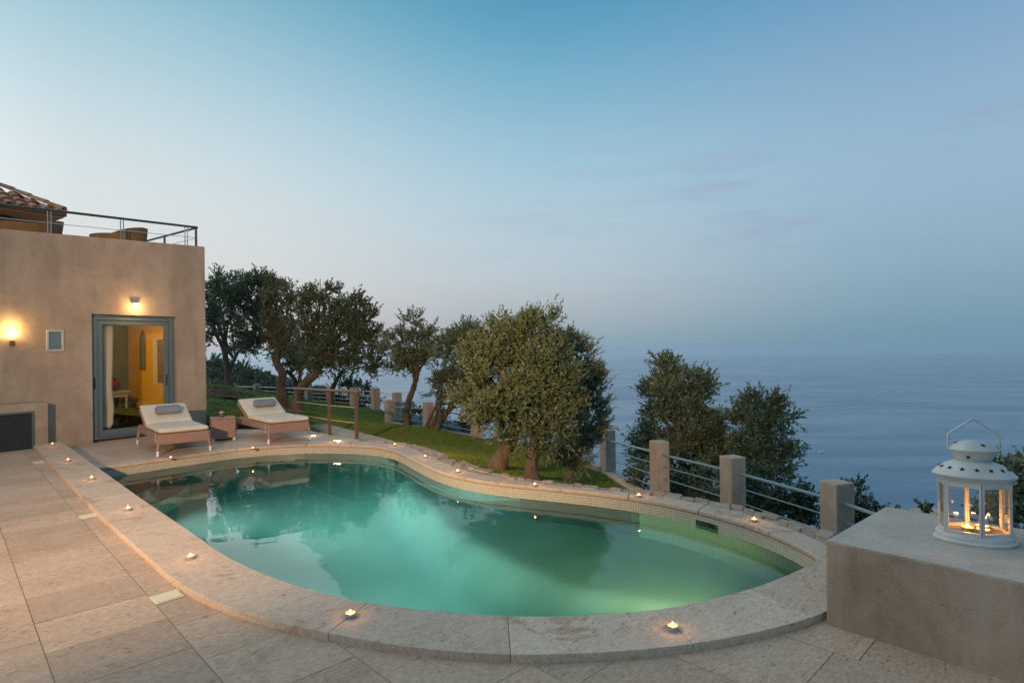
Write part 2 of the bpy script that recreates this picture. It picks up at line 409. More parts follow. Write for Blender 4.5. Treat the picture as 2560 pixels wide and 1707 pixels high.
M_CUSH = mat('cream_cushion', (.6, .55, .45), .9, .1, 0, cloth((.58, .49, .385), (.70, .60, .48)))
M_PILL = mat('grey_bolster', (.2, .22, .25), .9, .1, 0, cloth((.17, .185, .215), (.235, .255, .29)))
M_CAP = mat('foot_cap_metal', (.62, .66, .74), .35, .5, .2)
M_WHITE = mat('white_enamel', (.45, .46, .44), .42, .5, 0, lambda nt, b: (nt.links.new(mixc(nt, ramp(nt, noise(nt, coords(nt), 9, 8, .75), [(.66, (0,)), (.70, (1,))]), ramp(nt, noise(nt, coords(nt), 7, 4), [(.3, (.37, .38, .365)), (.7, (.49, .50, .48))]), (.19, .12, .07)), b.inputs['Base Color'])))
M_BLACK = mat('black_plastic', (.01, .01, .012), .4, .4)
M_DOORF = mat('blue_grey_aluminium', (.115, .16, .175), .42, .5, .1)
M_LEAFW = mat('hollow_shade', (.02, .018, .015), .9, .1)  # flat near-black colour standing in for shade inside hollows
M_FROST = mat('frosted_star', (.75, .77, .8), .6, .3)
def emis(name, col, s):
    m = bpy.data.materials.new(name); m.use_nodes = True; nt = m.node_tree; b = nt.nodes['Principled BSDF']
    b.inputs['Base Color'].default_value = (.8, .7, .5, 1); b.inputs['Emission Color'].default_value = (*col, 1); b.inputs['Emission Strength'].default_value = s; return m
M_FLAME = emis('flame', (1, .47, .13), 5); M_LAMP = emis('lamp_glass', (1, .60, .20), 34); M_LAMPD = emis('floor_lamp_lens', (1, .82, .55), 3.2)
M_WAXG = emis('self_lit_wax', (1, .36, .10), 1.3)  # wax emits by itself, standing in for flame light glowing through it
M_CUP = mat('aluminium_cup', (.55, .5, .45), .35, .5, .7)
def glassmat(name, tint=(1,1,1), f0=1.45, rough=.0, strength=1.0):
    m = bpy.data.materials.new(name); m.use_nodes = True; nt = m.node_tree; nt.nodes.clear()
    tr = N(nt, 'ShaderNodeBsdfTransparent'); tr.inputs[0].default_value = (*tint, 1)
    gl = N(nt, 'ShaderNodeBsdfGlossy'); gl.inputs['Roughness'].default_value = rough
    fr = N(nt, 'ShaderNodeFresnel'); fr.inputs[0].default_value = f0
    mx = N(nt, 'ShaderNodeMixShader'); nt.links.new(mathn(nt, 'MULTIPLY', fr.outputs[0], strength), mx.inputs[0]); nt.links.new(tr.outputs[0], mx.inputs[1]); nt.links.new(gl.outputs[0], mx.inputs[2])
    o = N(nt, 'ShaderNodeOutputMaterial'); nt.links.new(mx.outputs[0], o.inputs[0]); return m, nt, gl, fr, o
M_GLASS = glassmat('door_glass', (.97, .98, .96), 1.5, .0, .75)[0]
M_PANE = glassmat('lantern_glass', (.96, .97, .97), 1.4)[0]
# pool water: mirror-like Fresnel surface over a body that absorbs red
M_WATER, nt, gl, fr, o_ = glassmat('pool_water', (1, 1, 1), 1.33, .015)
rf_ = N(nt, 'ShaderNodeBsdfRefraction'); rf_.inputs['IOR'].default_value = 1.33; rf_.inputs['Roughness'].default_value = .0
for n_ in list(nt.nodes):
    if n_.type == 'MIX_SHADER': nt.links.new(rf_.outputs[0], n_.inputs[1])
co = coords(nt, 'World', (1, 1, 1)); wav = noise(nt, co, 1.1, 3, .5, dist=.6); wav2 = noise(nt, coords(nt, 'World', (7, 2.4, 5), (0, 0, .6)), 1.0, 3, .5)
bp = N(nt, 'ShaderNodeBump'); bp.inputs['Strength'].default_value = .16; bp.inputs['Distance'].default_value = .035
nt.links.new(mathn(nt, 'ADD', wav, mathn(nt, 'MULTIPLY', wav2, .12)), bp.inputs['Height']); nt.links.new(bp.outputs[0], gl.inputs['Normal']); nt.links.new(bp.outputs[0], fr.inputs['Normal']); nt.links.new(bp.outputs[0], rf_.inputs['Normal'])
va = N(nt, 'ShaderNodeVolumeAbsorption'); va.inputs['Color'].default_value = (.22, .84, .87, 1); va.inputs['Density'].default_value = .46
vs_ = N(nt, 'ShaderNodeVolumeScatter'); vs_.inputs['Color'].default_value = (.55, .95, .9, 1); vs_.inputs['Density'].default_value = .15; vs_.inputs['Anisotropy'].default_value = .5
av_ = N(nt, 'ShaderNodeAddShader'); nt.links.new(va.outputs[0], av_.inputs[0]); nt.links.new(vs_.outputs[0], av_.inputs[1]); nt.links.new(av_.outputs[0], o_.inputs['Volume'])
def mosaic(nt, b):
    uv = N(nt, 'ShaderNodeUVMap'); br = N(nt, 'ShaderNodeTexBrick'); nt.links.new(uv.outputs[0], br.inputs[0])
    br.offset = 0; br.inputs['Scale'].default_value = 1; br.inputs['Brick Width'].default_value = .028; br.inputs['Row Height'].default_value = .028
    br.inputs['Mortar Size'].default_value = .0022; br.inputs['Mortar Smooth'].default_value = .1
    br.inputs['Color1'].default_value = (.60, .54, .40, 1); br.inputs['Color2'].default_value = (.52, .47, .36, 1); br.inputs['Mortar'].default_value = (.23, .21, .16, 1)
    nt.links.new(br.outputs[0], b.inputs['Base Color'])
    bump(nt, b, mathn(nt, 'SUBTRACT', 1, br.outputs[1]), .5, .003)
M_MOSA = mat('pool_mosaic', (.5, .5, .4), .35, .5, 0, mosaic)
def floorm(nt, b):
    a = noise(nt, coords(nt, 'World'), 2.2, 4); nt.links.new(ramp(nt, a, [(.3, (.50, .52, .42)), (.7, (.60, .61, .50))]), b.inputs['Base Color'])
M_PFLOOR = mat('pool_plaster', (.5, .55, .42), .7, .3, 0, floorm)
def grassm(nt, b):
    co = coords(nt, 'World'); a = noise(nt, co, 1.4, 5, .65, dist=.4); g = noise(nt, co, 28, 4, .7)
    c = mixc(nt, .5, ramp(nt, a, [(.3, (.04, .085, .012)), (.55, (.075, .13, .018)), (.75, (.13, .16, .03))]), ramp(nt, g, [(.3, (.02, .045, .008)), (.7, (.14, .19, .035))]))
    nt.links.new(c, b.inputs['Base Color']); bump(nt, b, g, .9, .04)
M_LAWN = mat('lawn_turf', (.03, .06, .01), .95, .1, 0, grassm)
def bladem(nt, b):
    at = N(nt, 'ShaderNodeAttribute'); at.attribute_name = 'tone'
    nt.links.new(ramp(nt, at.outputs['Fac'], [(0, (.07, .115, .018)), (.5, (.155, .20, .03)), (.85, (.25, .27, .05)), (1, (.34, .30, .10))]), b.inputs['Base Color'])
M_BLADE = mat('grass_blades', (.05, .08, .015), .8, .2, 0, bladem)
def leafm(name, lo, mid_, hi, back):
    def f(nt, b):
        at = N(nt, 'ShaderNodeAttribute'); at.attribute_name = 'tone'
        c = ramp(nt, at.outputs['Fac'], [(0, lo), (.5, mid_), (.93, hi), (1, (.13, .085, .03))])
        g = N(nt, 'ShaderNodeNewGeometry'); c = mixc(nt, mathn(nt, 'MULTIPLY', g.outputs['Backfacing'], .8), c, back)
        nt.links.new(c, b.inputs['Base Color'])
    return mat(name, mid_, .55, .35, 0, f)
M_OLIVE = leafm('olive_leaves', (.028, .044, .014), (.080, .104, .036), (.185, .180, .062), (.135, .16, .09))
M_OLIVED = leafm('dark_olive_leaves', (.042, .062, .026), (.108, .135, .058), (.21, .215, .10), (.18, .205, .125))
M_SHRUB = leafm('shrub_leaves', (.024, .040, .018), (.050, .078, .034), (.09, .12, .05), (.08, .105, .065))
M_FARWOOD = leafm('far_wood_leaves', (.016, .030, .018), (.034, .054, .030), (.056, .08, .04), (.045, .065, .045))
def barkm(nt, b):
    co = coords(nt, 'World', (1, 1, .35)); a = noise(nt, co, 16, 6, .7, dist=.8); l = noise(nt, coords(nt, 'World'), 3, 4)
    nt.links.new(mixc(nt, .35, ramp(nt, a, [(.3, (.035, .022, .014)), (.52, (.13, .085, .052)), (.72, (.23, .165, .11))]), ramp(nt, l, [(.3, (.06, .045, .03)), (.7, (.22, .17, .12))])), b.inputs['Base Color'])
    bump(nt, b, a, 1.0, .03)
M_BARK = mat('olive_bark', (.13, .09, .06), .95, .15, 0, barkm)
M_SOIL = mat('brown_soil', (.07, .045, .03), .98, .1, 0, lambda nt, b: (nt.links.new(ramp(nt, noise(nt, coords(nt, 'World'), 9, 6, .7), [(.3, (.06, .038, .024)), (.7, (.17, .11, .07))]), b.inputs['Base Color'])))
M_HILL = mat('scrub_ground', (.035, .045, .025), .95, .1, 0, lambda nt, b: (nt.links.new(ramp(nt, noise(nt, coords(nt, 'World'), .4, 8, .7), [(.3, (.016, .026, .012)), (.7, (.055, .06, .035))]), b.inputs['Base Color'])))
def rooft(nt, b):
    oi = N(nt, 'ShaderNodeObjectInfo'); a = noise(nt, coords(nt, 'World'), 14, 5, .7)
    c = ramp(nt, oi.outputs['Random'], [(0, (.42, .18, .095)), (.5, (.60, .29, .16)), (1, (.50, .27, .17))])
    c = mixc(nt, .25, c, ramp(nt, a, [(.3, (.20, .13, .10)), (.7, (.55, .34, .22))])); nt.links.new(c, b.inputs['Base Color']); bump(nt, b, a, .3, .01)
M_RTILE = mat('clay_tile', (.32, .16, .1), .85, .2, 0, rooft)
M_SOFFIT = mat('soffit_timber', (.09, .075, .045), .8, .2, 0, wood((.13, .105, .06), (.22, .175, .10), 5))
M_YELL = mat('ochre_wall', (.62, .36, .035), .85, .2); M_GREENW = mat('olive_green_wall', (.20, .21, .035), .85, .2)
M_WFLOOR = mat('interior_floor', (.26, .13, .05), .5, .4, 0, wood((.2, .1, .035), (.32, .17, .07), 8))
M_CREAM = mat('cream_paint', (.55, .47, .28), .6, .3); M_CURT = mat('cotton_curtain', (.62, .56, .48), .9, .1)
M_DRED = mat('dark_red_glaze', (.16, .012, .012), .35, .5); M_LOUV = mat('louvre_metal', (.085, .12, .12), .5, .4, .2)
M_DRAIN = mat('cream_drain_cover', (.60, .53, .37), .6, .3); M_SCREEN = mat('board_sheet', (.13, .19, .23), .3, .4)
M_TEAL = mat('teal_netting', (.012, .055, .075), .8, .2, 0, lambda nt, b: (nt.links.new(ramp(nt, noise(nt, coords(nt, 'World'), 3, 5), [(.3, (.008, .04, .06)), (.7, (.02, .085, .105))]), b.inputs['Base Color'])))

# ------------------------------------------------------------------ plan curves
def line_x(a, b, c, d):
    r, q = b-a, d-c; t = ((c.x-a.x)*q.y-(c.y-a.y)*q.x)/(r.x*q.y-r.y*q.x); return a+r*t
PC = line_x(G(342,1163,-.045).to_2d(), G(513,1139,-.045).to_2d(), G(152,1102,ZN).to_2d(), G(480,1330,ZN).to_2d())
DT = G(2041, 1401, ZN).to_2d()-Vector((2.076, 4.01))
HC = G(516, 1072).to_2d(); WD = (HC-G(0, 1132.4).to_2d()).normalized()      # house corner and wall direction
print('PC', PC, 'HC', HC, 'WD', WD, 'DT', DT)
far_px = [(342,1163),(410,1153),(513,1139),(572,1130),(640,1124),(720,1118.5),(800,1116.5),(880,1118),(940,1122),(985,1132),(1015,1145),(1050,1164),(1100,1186),(1160,1202),(1240,1215),(1350,1226),(1459,1237),(1569,1251),(1679,1270),(1788,1297),(1862,1319),(1935,1346),(2008,1383),(2037,1401)]
FARC = [PC]+[G(u, v, -.045).to_2d() for u, v in far_px]
near_px = [(152,1102),(256,1176),(360,1250),(480,1330),(552,1382),(640,1426),(720,1456),(800,1480),(880,1498),(960,1512),(1040,1522),(1160,1533),(1280,1539),(1386,1540),(1532,1534),(1642,1524),(1752,1505),(1862,1476),(1953,1443),(2006,1419),(2041,1401)]
NEARC = [G(u, v, ZN).to_2d() for u, v in near_px]
TIP = Vector((2.40, 4.42))+DT
FARC = relax(smooth_line(FARC+[TIP]), 3); NEARC = relax(smooth_line(NEARC+[Vector((2.27, 4.2))+DT, TIP]), 3)
outn_px = [(84,1114),(152,1183),(240,1276),(340,1364),(440,1452),(520,1496),(560,1512),(640,1538),(720,1560),(824,1582),(920,1600),(1040,1618),(1160,1630),(1280,1635),(1386,1634),(1532,1628),(1679,1615),(1788,1600),(1898,1578),(1971,1560),(2037,1540),(2075,1524)]
OUTN = relax(smooth_line([G(u, v, ZN).to_2d() for u, v in outn_px]+[Vector((2.05, 3.52))+DT, Vector((2.5, 4.0))+DT]), 3)
outf_px = [(896,1098),(940,1106),(1001,1111),(1047,1126),(1093,1149),(1154,1172),(1215,1187),(1307,1201),(1369,1210),(1460,1220),(1630,1237),(1732,1254),(1834,1275),(1936,1305),(2018,1336),(2066,1360)]
stri_px = [(893,1096),(940,1100.5),(1032,1108),(1093,1126),(1154,1149),(1200,1167),(1261,1183),(1338,1196),(1430,1207),(1460,1211),(1562,1220),(1698,1234),(1800,1251),(1902,1275),(2004,1305),(2092,1332)]
OUTF = relax(smooth_line([G(u, v).to_2d() for u, v in outf_px]), 2)
STRI = relax(smooth_line([G(u, v).to_2d() for u, v in stri_px]), 2)
LF, LN_, LON = arclen(FARC), arclen(NEARC), arclen(OUTN)
# part of the near edge that bounds the water
k0 = min(range(len(NEARC)), key=lambda i: (NEARC[i]-PC).length)
WPOLY = FARC+NEARC[k0+1:-1][::-1]

def struct(name, obj=None):
    o = obj or bpy.data.objects.new(name, None)
    if obj is None: COL.objects.link(o)
    o['kind'] = 'structure'; return o

# ------------------------------------------------------------------ sea, hills, haze
def seam():
    m = bpy.data.materials.new('sea_water'); m.use_nodes = True; nt = m.node_tree; b = nt.nodes['Principled BSDF']
    co = coords(nt, 'World'); big = noise(nt, coords(nt, 'World', (1, 3.2, 1), (0, 0, .12)), .0011, 5, .55, dist=1.2)
    big2 = noise(nt, coords(nt, 'World', (1, 5, 1), (0, 0, -.1)), .0032, 4, .6, dist=.8)
    cal = mathn(nt, 'ADD', mathn(nt, 'MULTIPLY', ramp(nt, big, [(.42, (0,)), (.56, (1,))]), .65), mathn(nt, 'MULTIPLY', ramp(nt, big2, [(.45, (0,)), (.55, (1,))]), .35))
    b.inputs['Base Color'].default_value = (.03, .105, .19, 1); b.inputs['IOR'].default_value = 1.33
    nt.links.new(mathn(nt, 'ADD', mathn(nt, 'MULTIPLY', cal, .16), .15), b.inputs['Roughness'])
    w = mathn(nt, 'ADD', noise(nt, coords(nt, 'World', (1, 2.2, 1), (0, 0, .3)), .09, 6, .62), mathn(nt, 'MULTIPLY', noise(nt, co, .02, 3), .8))
    n = N(nt, 'ShaderNodeBump'); n.inputs['Distance'].default_value = 2.2; nt.links.new(w, n.inputs['Height'])
    nt.links.new(mathn(nt, 'ADD', mathn(nt, 'MULTIPLY', cal, .15), .06), n.inputs['Strength']); nt.links.new(n.outputs[0], b.inputs['Normal'])
    return m
SEAZ = -160
mb = MB(); R = 10500
rings = [(0.001, 1)]+[(r, 96) for r in (300, 600, 1000, 1600, 2600, 4500, 7500, R)]
vs = [(0, 0, SEAZ)]; fs = []
for r, n in rings[1:]: vs += [(r*math.cos(2*math.pi*j/96), r*math.sin(2*math.pi*j/96), SEAZ) for j in range(96)]
for j in range(96): fs.append((0, 1+j, 1+(j+1) % 96))
for i in range(len(rings)-2):
    for j in range(96):
        a, b = 1+i*96+j, 1+i*96+(j+1) % 96; fs.append((a, a+96, b+96, b))
mb.add(vs, fs); struct('sea', mb.build('sea', seam()))
# haze: one closed box of even density round camera, land and sea
M_HAZE = bpy.data.materials.new('haze_air'); M_HAZE.use_nodes = True; nt = M_HAZE.node_tree; nt.nodes.clear()
pv = N(nt, 'ShaderNodeVolumePrincipled'); pv.inputs['Color'].default_value = (.86, .94, 1, 1); pv.inputs['Density'].default_value = 1/4800; pv.inputs['Anisotropy'].default_value = .55
oo = N(nt, 'ShaderNodeOutputMaterial'); nt.links.new(pv.outputs[0], oo.inputs['Volume'])
hz = MB().box((0, 0, (SEAZ-1+9)/2), (R*2.02, R*2.02, 9-(SEAZ-1))).build('haze', M_HAZE); hz['kind'] = 'stuff'
hz['label'] = 'pale evening haze lying over the sea and the far headland'

# fence path on plan, lawn heights
Cp, Bp, Ap, Dp = D(2092, 1203, 6.7), D(1831, 1140, 8.3), D(1648, 1102, 10.05), D(1519, 1074, 12.8)
F1 = [D(2330, 1290, 5.4), Cp, Bp, Ap, Dp, D(1361, 1050, 14.6), D(1191, 1022, 16.4), D(1070, 1006, 18.3), D(973, 1001, 20.2)]
F1 = [Vector((p.x, p.y)) for p in F1]
F2 = [D(992, 981, 22.0), D(938, 970, 23.2), D(885, 969, 24.5), D(827, 966, 25.8), D(771, 964, 27), D(700, 962, 28.2), D(642, 960, 29.4), D(582, 960, 32)]
anch = [(-3.0, 9.6, -.01), (-1.5, 9.35, -.03), (-.6, 9.2, -.06), (.3, 8.2, -.2), (1.2, 7.3, -.38), (2.2, 6.4, -.5), (2.6, 5.6, -.6), (.4, 9.6, -.45), (-.9, 10.5, -.3), (-1, 13, -.62),
        (-2.5, 12, -.2), (-4.4, 13, -.06), (-6.2, 13.5, .0), (-6.5, 16, .05), (-12, 20, .35), (-12, 24, .35), (-14, 27, .2), (-18, 30, .1), (-20, 22, .6)]
for (u, v, y) in ((712,1022,20), (747,1029,18.5), (1018,1067,17), (1085,1074,16), (1519,1190,12.8), (972,1064,20.2), (940,1021,23.2), (885,1017,24.5), (827,1008,25.8), (771,1002,27), (642,984,29.4), (582,968,32), (1070,1076,18.3), (1200,1100,16.4), (1361,1125,14.6), (525,955,28), (560,990,22), (860,1050,14), (940,1060,16)):
    p = D(u, v, y); anch.append((p.x, p.y, p.z))
for p in (Ap, Bp, Cp): anch.append((p.x, p.y, -1.15))
A_ = np.array(anch); n_ = len(A_)
K_ = np.linalg.norm(A_[:, None, :2]-A_[None, :, :2], axis=2)+np.eye(n_)*(-.25)
P_ = np.c_[np.ones(n_), A_[:, :2]]
S_ = np.linalg.solve(np.r_[np.c_[K_, P_], np.c_[P_.T, np.zeros((3, 3))]], np.r_[A_[:, 2], 0, 0, 0])
def lawn_h(x, y):
    x = np.atleast_1d(np.asarray(x, float)); y = np.atleast_1d(np.asarray(y, float))
    K = np.hypot(x[:, None]-A_[None, :, 0], y[:, None]-A_[None, :, 1])
    return K @ S_[:n_]+S_[n_]+S_[n_+1]*x+S_[n_+2]*y
def lh(x, y): return float(lawn_h([x], [y])[0])
fence_plan = [Vector((5.5, 3.5))]+F1[:]+[Vector((p.x, p.y)) for p in F2]+[Vector((-20, 38)), Vector((-34, 46))]
out_plan = offset(fence_plan, -.25)      # just outside the fence (outer side is to the right going away)
terr_back = [G(896, 1098).to_2d(), G(830, 1088).to_2d(), G(776, 1076).to_2d(), G(635, 1072).to_2d(), HC+Vector((.1, -.05))]
lawn_poly = out_plan+[Vector((-34, 14)), Vector((-12, 12)), HC+Vector((.06, 0))]+[p for p in terr_back[::-1]]
# terrace corner first, then along the stone border (tucked 6 cm under it)
lawn_poly += offset(STRI, -.12)[1:]+[Vector((3.2, 4.3))]
lp = np.array([(p.x, p.y) for p in lawn_poly])
def inside_np(x, y, poly):
    c = np.zeros(len(x), bool)
    for i in range(len(poly)):
        a, b = poly[i], poly[(i+1) % len(poly)]
        if a[1] == b[1]: continue
        c ^= ((a[1] > y) != (b[1] > y)) & (x < (b[0]-a[0])*(y-a[1])/(b[1]-a[1])+a[0])
    return c
def unit_(a): return a/(np.linalg.norm(a, axis=1, keepdims=True)+1e-9)
# lawn surface: triangulate boundary plus grid points
gx, gy = np.meshgrid(np.arange(-34, 6, .55), np.arange(3, 48, .55)); gx = gx.ravel()+rng.uniform(-.1, .1, gx.size); gy = gy.ravel()+rng.uniform(-.1, .1, gy.size)
m_ = inside_np(gx, gy, lp); gx, gy = gx[m_], gy[m_]
bv = [Vector((p[0], p[1])) for p in lp]
ov, oe, of, _, _, orf = delaunay_2d_cdt(bv+[Vector((a, b)) for a, b in zip(gx, gy)], [], [list(range(len(bv)))], 1, 1e-5)
hz_ = lawn_h([p.x for p in ov], [p.y for p in ov])
mb = MB().add([(p.x, p.y, float(h)) for p, h in zip(ov, hz_)], [tuple(f) for f in of])
struct('lawn', mb.build('lawn', M_LAWN, smooth=True))
# grass blades
NB = 260000
bx_ = np.concatenate([rng.uniform(-7, 4, NB*2), rng.uniform(-22, 4, NB)]); by_ = np.concatenate([6+rng.beta(1, 2, NB*2)*14, rng.uniform(12, 36, NB)])
m_ = inside_np(bx_, by_, lp); bx_, by_ = bx_[m_][:NB], by_[m_][:NB]; bh = lawn_h(bx_, by_); n = len(bx_)
dist = np.hypot(bx_, by_); hgt = (.022+.024*rng.random(n))*(1+dist/30); wd = .0035*(1+dist/7); an = rng.uniform(0, 2*np.pi, n); le = rng.normal(0, .35, (n, 2))*hgt[:, None]
V = np.empty((n, 3, 3)); V[:, 0] = np.c_[bx_-np.cos(an)*wd, by_-np.sin(an)*wd, bh]; V[:, 1] = np.c_[bx_+np.cos(an)*wd, by_+np.sin(an)*wd, bh]; V[:, 2] = np.c_[bx_+le[:, 0], by_+le[:, 1], bh+hgt]
tn = np.repeat(np.clip(rng.normal(.45, .2, n)+.15*np.sin(bx_*1.3)*np.cos(by_*.9), 0, 1), 3)
tag(npmesh('grass', V.reshape(-1, 3), np.arange(n*3).reshape(-1, 3), M_BLADE, attrs=tn), 'short mown green grass on the lawn between pool border and fence', 'grass', kind='stuff')
nl = 900; lx, ly = rng.normal(-.2, 2.6, nl*4), rng.normal(9.6, 2.4, nl*4); mk = inside_np(lx, ly, lp); lx, ly = lx[mk][:nl], ly[mk][:nl]; nl = len(lx)
dv_ = unit_(np.c_[rng.normal(size=(nl, 2)), rng.normal(0, .15, nl)]); cc_l = np.c_[lx, ly, lawn_h(lx, ly)+.035]
sd_ = np.c_[-dv_[:, 1], dv_[:, 0], rng.normal(0, .3, nl)]; Vl = np.stack([cc_l-dv_*.022, cc_l+sd_*.008, cc_l+dv_*.022, cc_l-sd_*.008], 1).reshape(-1, 3)
tag(npmesh('dry_leaves', Vl, np.arange(nl*4).reshape(-1, 4), mat('dry_leaf', (.34, .25, .13), .8, .2)), 'small dry leaves scattered on the lawn under the olive trees', 'leaf litter', kind='stuff')
# hillside falling from the fence to the sea
prof = [(0, -.02), (.8, -.35), (2.2, -1.6), (6, -5.5), (15, -14), (40, -36), (110, -92), (230, -168)]
vs, fs = [], []; OP = smooth_line(out_plan, 1.0); nP = len(OP)
for i, p in enumerate(OP):
    t = (OP[min(i+3, nP-1)]-OP[max(i-3, 0)]).normalized(); nn = Vector((t.y, -t.x)); h0 = lh(p.x, p.y)
    nn = (nn+Vector((.35, .6))).normalized()
    for d_, dz in prof: vs.append((p.x+nn.x*d_, p.y+nn.y*d_, h0+dz))
kp = len(prof)
for i in range(nP-1):
    for j in range(kp-1): a = i*kp+j; fs.append((a, a+1, a+kp+1, a+kp))
struct('hillside', MB().add(vs, fs).build('hillside', M_HILL, smooth=True))
# far headland: ridge seen left of the trees
ridge_px = [(300,884),(420,892),(516,908),(560,912),(617,921),(653,931),(684,944),(724,954),(760,960),(820,975),(900,1010),(1000,1075)]
vs, fs = [], []
for i, (u, v) in enumerate(ridge_px):
    y = 300+8*i; p = D(u, v, y); vs += [(p.x-40, 45, -4-9*i/11), (p.x*.5-12, 120, -16-i*3), (p.x*.8, 210, p.z-14-i*5), tuple(p), (p.x-10, y+140, p.z-60), (p.x, y+330, SEAZ-8)]
for i in range(len(ridge_px)-1):
    for j in range(5): a = i*6+j; fs.append((a, a+6, a+7, a+1))
hill = struct('headland', MB().add(vs, fs).build('headland', M_HILL, smooth=True))
hv = np.array(vs).reshape(len(ridge_px), 6, 3)
def leaf_quads(C, Dv, ln, wd, tone):
    """narrow rhombic leaves: centre C, direction Dv"""
    n = len(C); rv = rng.normal(size=(n, 3)); sd = np.cross(Dv, rv); sd /= np.linalg.norm(sd, axis=1, keepdims=True)+1e-9
    V = np.empty((n, 4, 3)); V[:, 0] = C-Dv*ln[:, None]*.5; V[:, 1] = C+sd*wd[:, None]*.5; V[:, 2] = C+Dv*ln[:, None]*.5; V[:, 3] = C-sd*wd[:, None]*.5
    return V.reshape(-1, 3), np.arange(n*4).reshape(-1, 4), np.repeat(tone, 4)
def unit(a): return a/(np.linalg.norm(a, axis=1, keepdims=True)+1e-9)
nc = 900; a = rng.uniform(0, len(ridge_px)-1.01, nc); b = np.concatenate([rng.uniform(1.5, 3.02, nc-250), rng.uniform(2.85, 3.03, 250)])
i0, j0 = a.astype(int), b.astype(int); fa, fb = (a-i0)[:, None], (b-j0)[:, None]
cc = (hv[i0, j0]*(1-fa)+hv[i0+1, j0]*fa)*(1-fb)+(hv[i0, j0+1]*(1-fa)+hv[i0+1, j0+1]*fa)*fb
m = 70; dirs = unit(rng.normal(size=(nc*m, 3))); dirs[:, 2] = np.abs(dirs[:, 2])*.8
rad = np.repeat(rng.uniform(1.4, 3.2, nc), m)
Cc = np.repeat(cc, m, 0)+dirs*rad[:, None]*rng.uniform(.6, 1, (nc*m, 1))
V, Fq, tn = leaf_quads(Cc, unit(rng.normal(size=(nc*m, 3))), np.full(nc*m, 1.3), np.full(nc*m, 1.0), np.clip(np.repeat(rng.normal(.45, .2, nc), m)+rng.normal(0, .12, nc*m)+dirs[:, 2]*.15, 0, .95))
tag(npmesh('far_wood', V, Fq, M_FARWOOD, attrs=tn), 'dark wooded headland sloping down to the sea left of the trees', 'wood', kind='stuff')

# ------------------------------------------------------------------ pool
pool = struct('pool_basin')
def wall_strip(pts, z0, z1, name, m, flip, inset=.02):
    P = offset(pts, inset if flip else -inset); L = arclen(P); me = bpy.data.meshes.new(name); vs, fs = [], []
    for p in P: vs += [(p.x, p.y, z0), (p.x, p.y, z1)]
    for i in range(len(P)-1): fs.append((2*i, 2*i+2, 2*i+3, 2*i+1))
    me.from_pydata(vs, [], fs); uv = me.uv_layers.new(name='UVMap')
    for poly in me.polygons:
        for li in poly.loop_indices:
            vi = me.loops[li].vertex_index; uv.data[li].uv = (L[vi//2], me.vertices[vi].co.z)
    me.materials.append(m); o = bpy.data.objects.new(name, me); COL.objects.link(o); o.parent = pool; return o
# skimmer openings cut out of the far wall
def wall_far():
    P = offset(FARC, .02); L = arclen(P)
    def s_of(u, v): q = G(u, v, -.045).to_2d(); i = min(range(len(P)), key=lambda i: (P[i]-q).length); return L[i]
    sk = [(s_of(1720, 1281), s_of(1800, 1301)), (s_of(968, 1127), s_of(992, 1134))]
    cuts = sorted({0, L[-1]}|{x for a in sk for x in a}); vs, fs, uvs = [], [], []
    zt, z1, z2, zb = -.044, -.105, -.235, -1.9
    def quad(a, b, zA, zB, sa, sb):
        k = len(vs); vs.extend([(a.x, a.y, zA), (b.x, b.y, zA), (b.x, b.y, zB), (a.x, a.y, zB)]); fs.append((k, k+1, k+2, k+3)); uvs.extend([(sa, zA), (sb, zA), (sb, zB), (sa, zB)])
    for q in range(len(cuts)-1):
        seg = sub(P, L, cuts[q], cuts[q+1]); ls = arclen(seg); hole = any(abs(cuts[q]-a[0]) < 1e-6 for a in sk)
        for i in range(len(seg)-1):
            sa, sb = cuts[q]+ls[i], cuts[q]+ls[i+1]
            if hole:
                quad(seg[i], seg[i+1], z1, zt, sa, sb); quad(seg[i], seg[i+1], zb, z2, sa, sb)
            else: quad(seg[i], seg[i+1], zb, zt, sa, sb)
    me = bpy.data.meshes.new('tiled_wall'); me.from_pydata(vs, [], fs); uv = me.uv_layers.new(name='UVMap')
    for i in range(len(uvs)): uv.data[i].uv = uvs[i]
    me.materials.append(M_MOSA); o = bpy.data.objects.new('tiled_wall', me); COL.objects.link(o); o.parent = pool
    for a, b in sk:
        p, q = at_len(P, L, a), at_len(P, L, b); t = (q-p).normalized(); nn = Vector((-t.y, t.x)); c = (p+q)/2+nn*.13; w = (q-p).length
        ax = (Vector((t.x, t.y, 0)), Vector((nn.x, nn.y, 0)), Vector((0, 0, 1))); bx = MB()
        bx.box((*(c+nn*.12), -.17), (w, .02, .13), ax=ax); bx.box((*c, -.10), (w, .26, .01), ax=ax); bx.box((*c, -.24), (w, .26, .01), ax=ax)
        for s_ in (-1, 1): bx.box((*(c+t*s_*w/2), -.17), (.01, .26, .13), ax=ax)
        bx.build('skimmer', M_PFLOOR, pool)
wall_far()
NW = [PC]+NEARC[k0+1:]
wall_strip(NW, -1.9, .15, 'tiled_wall', M_MOSA, False)
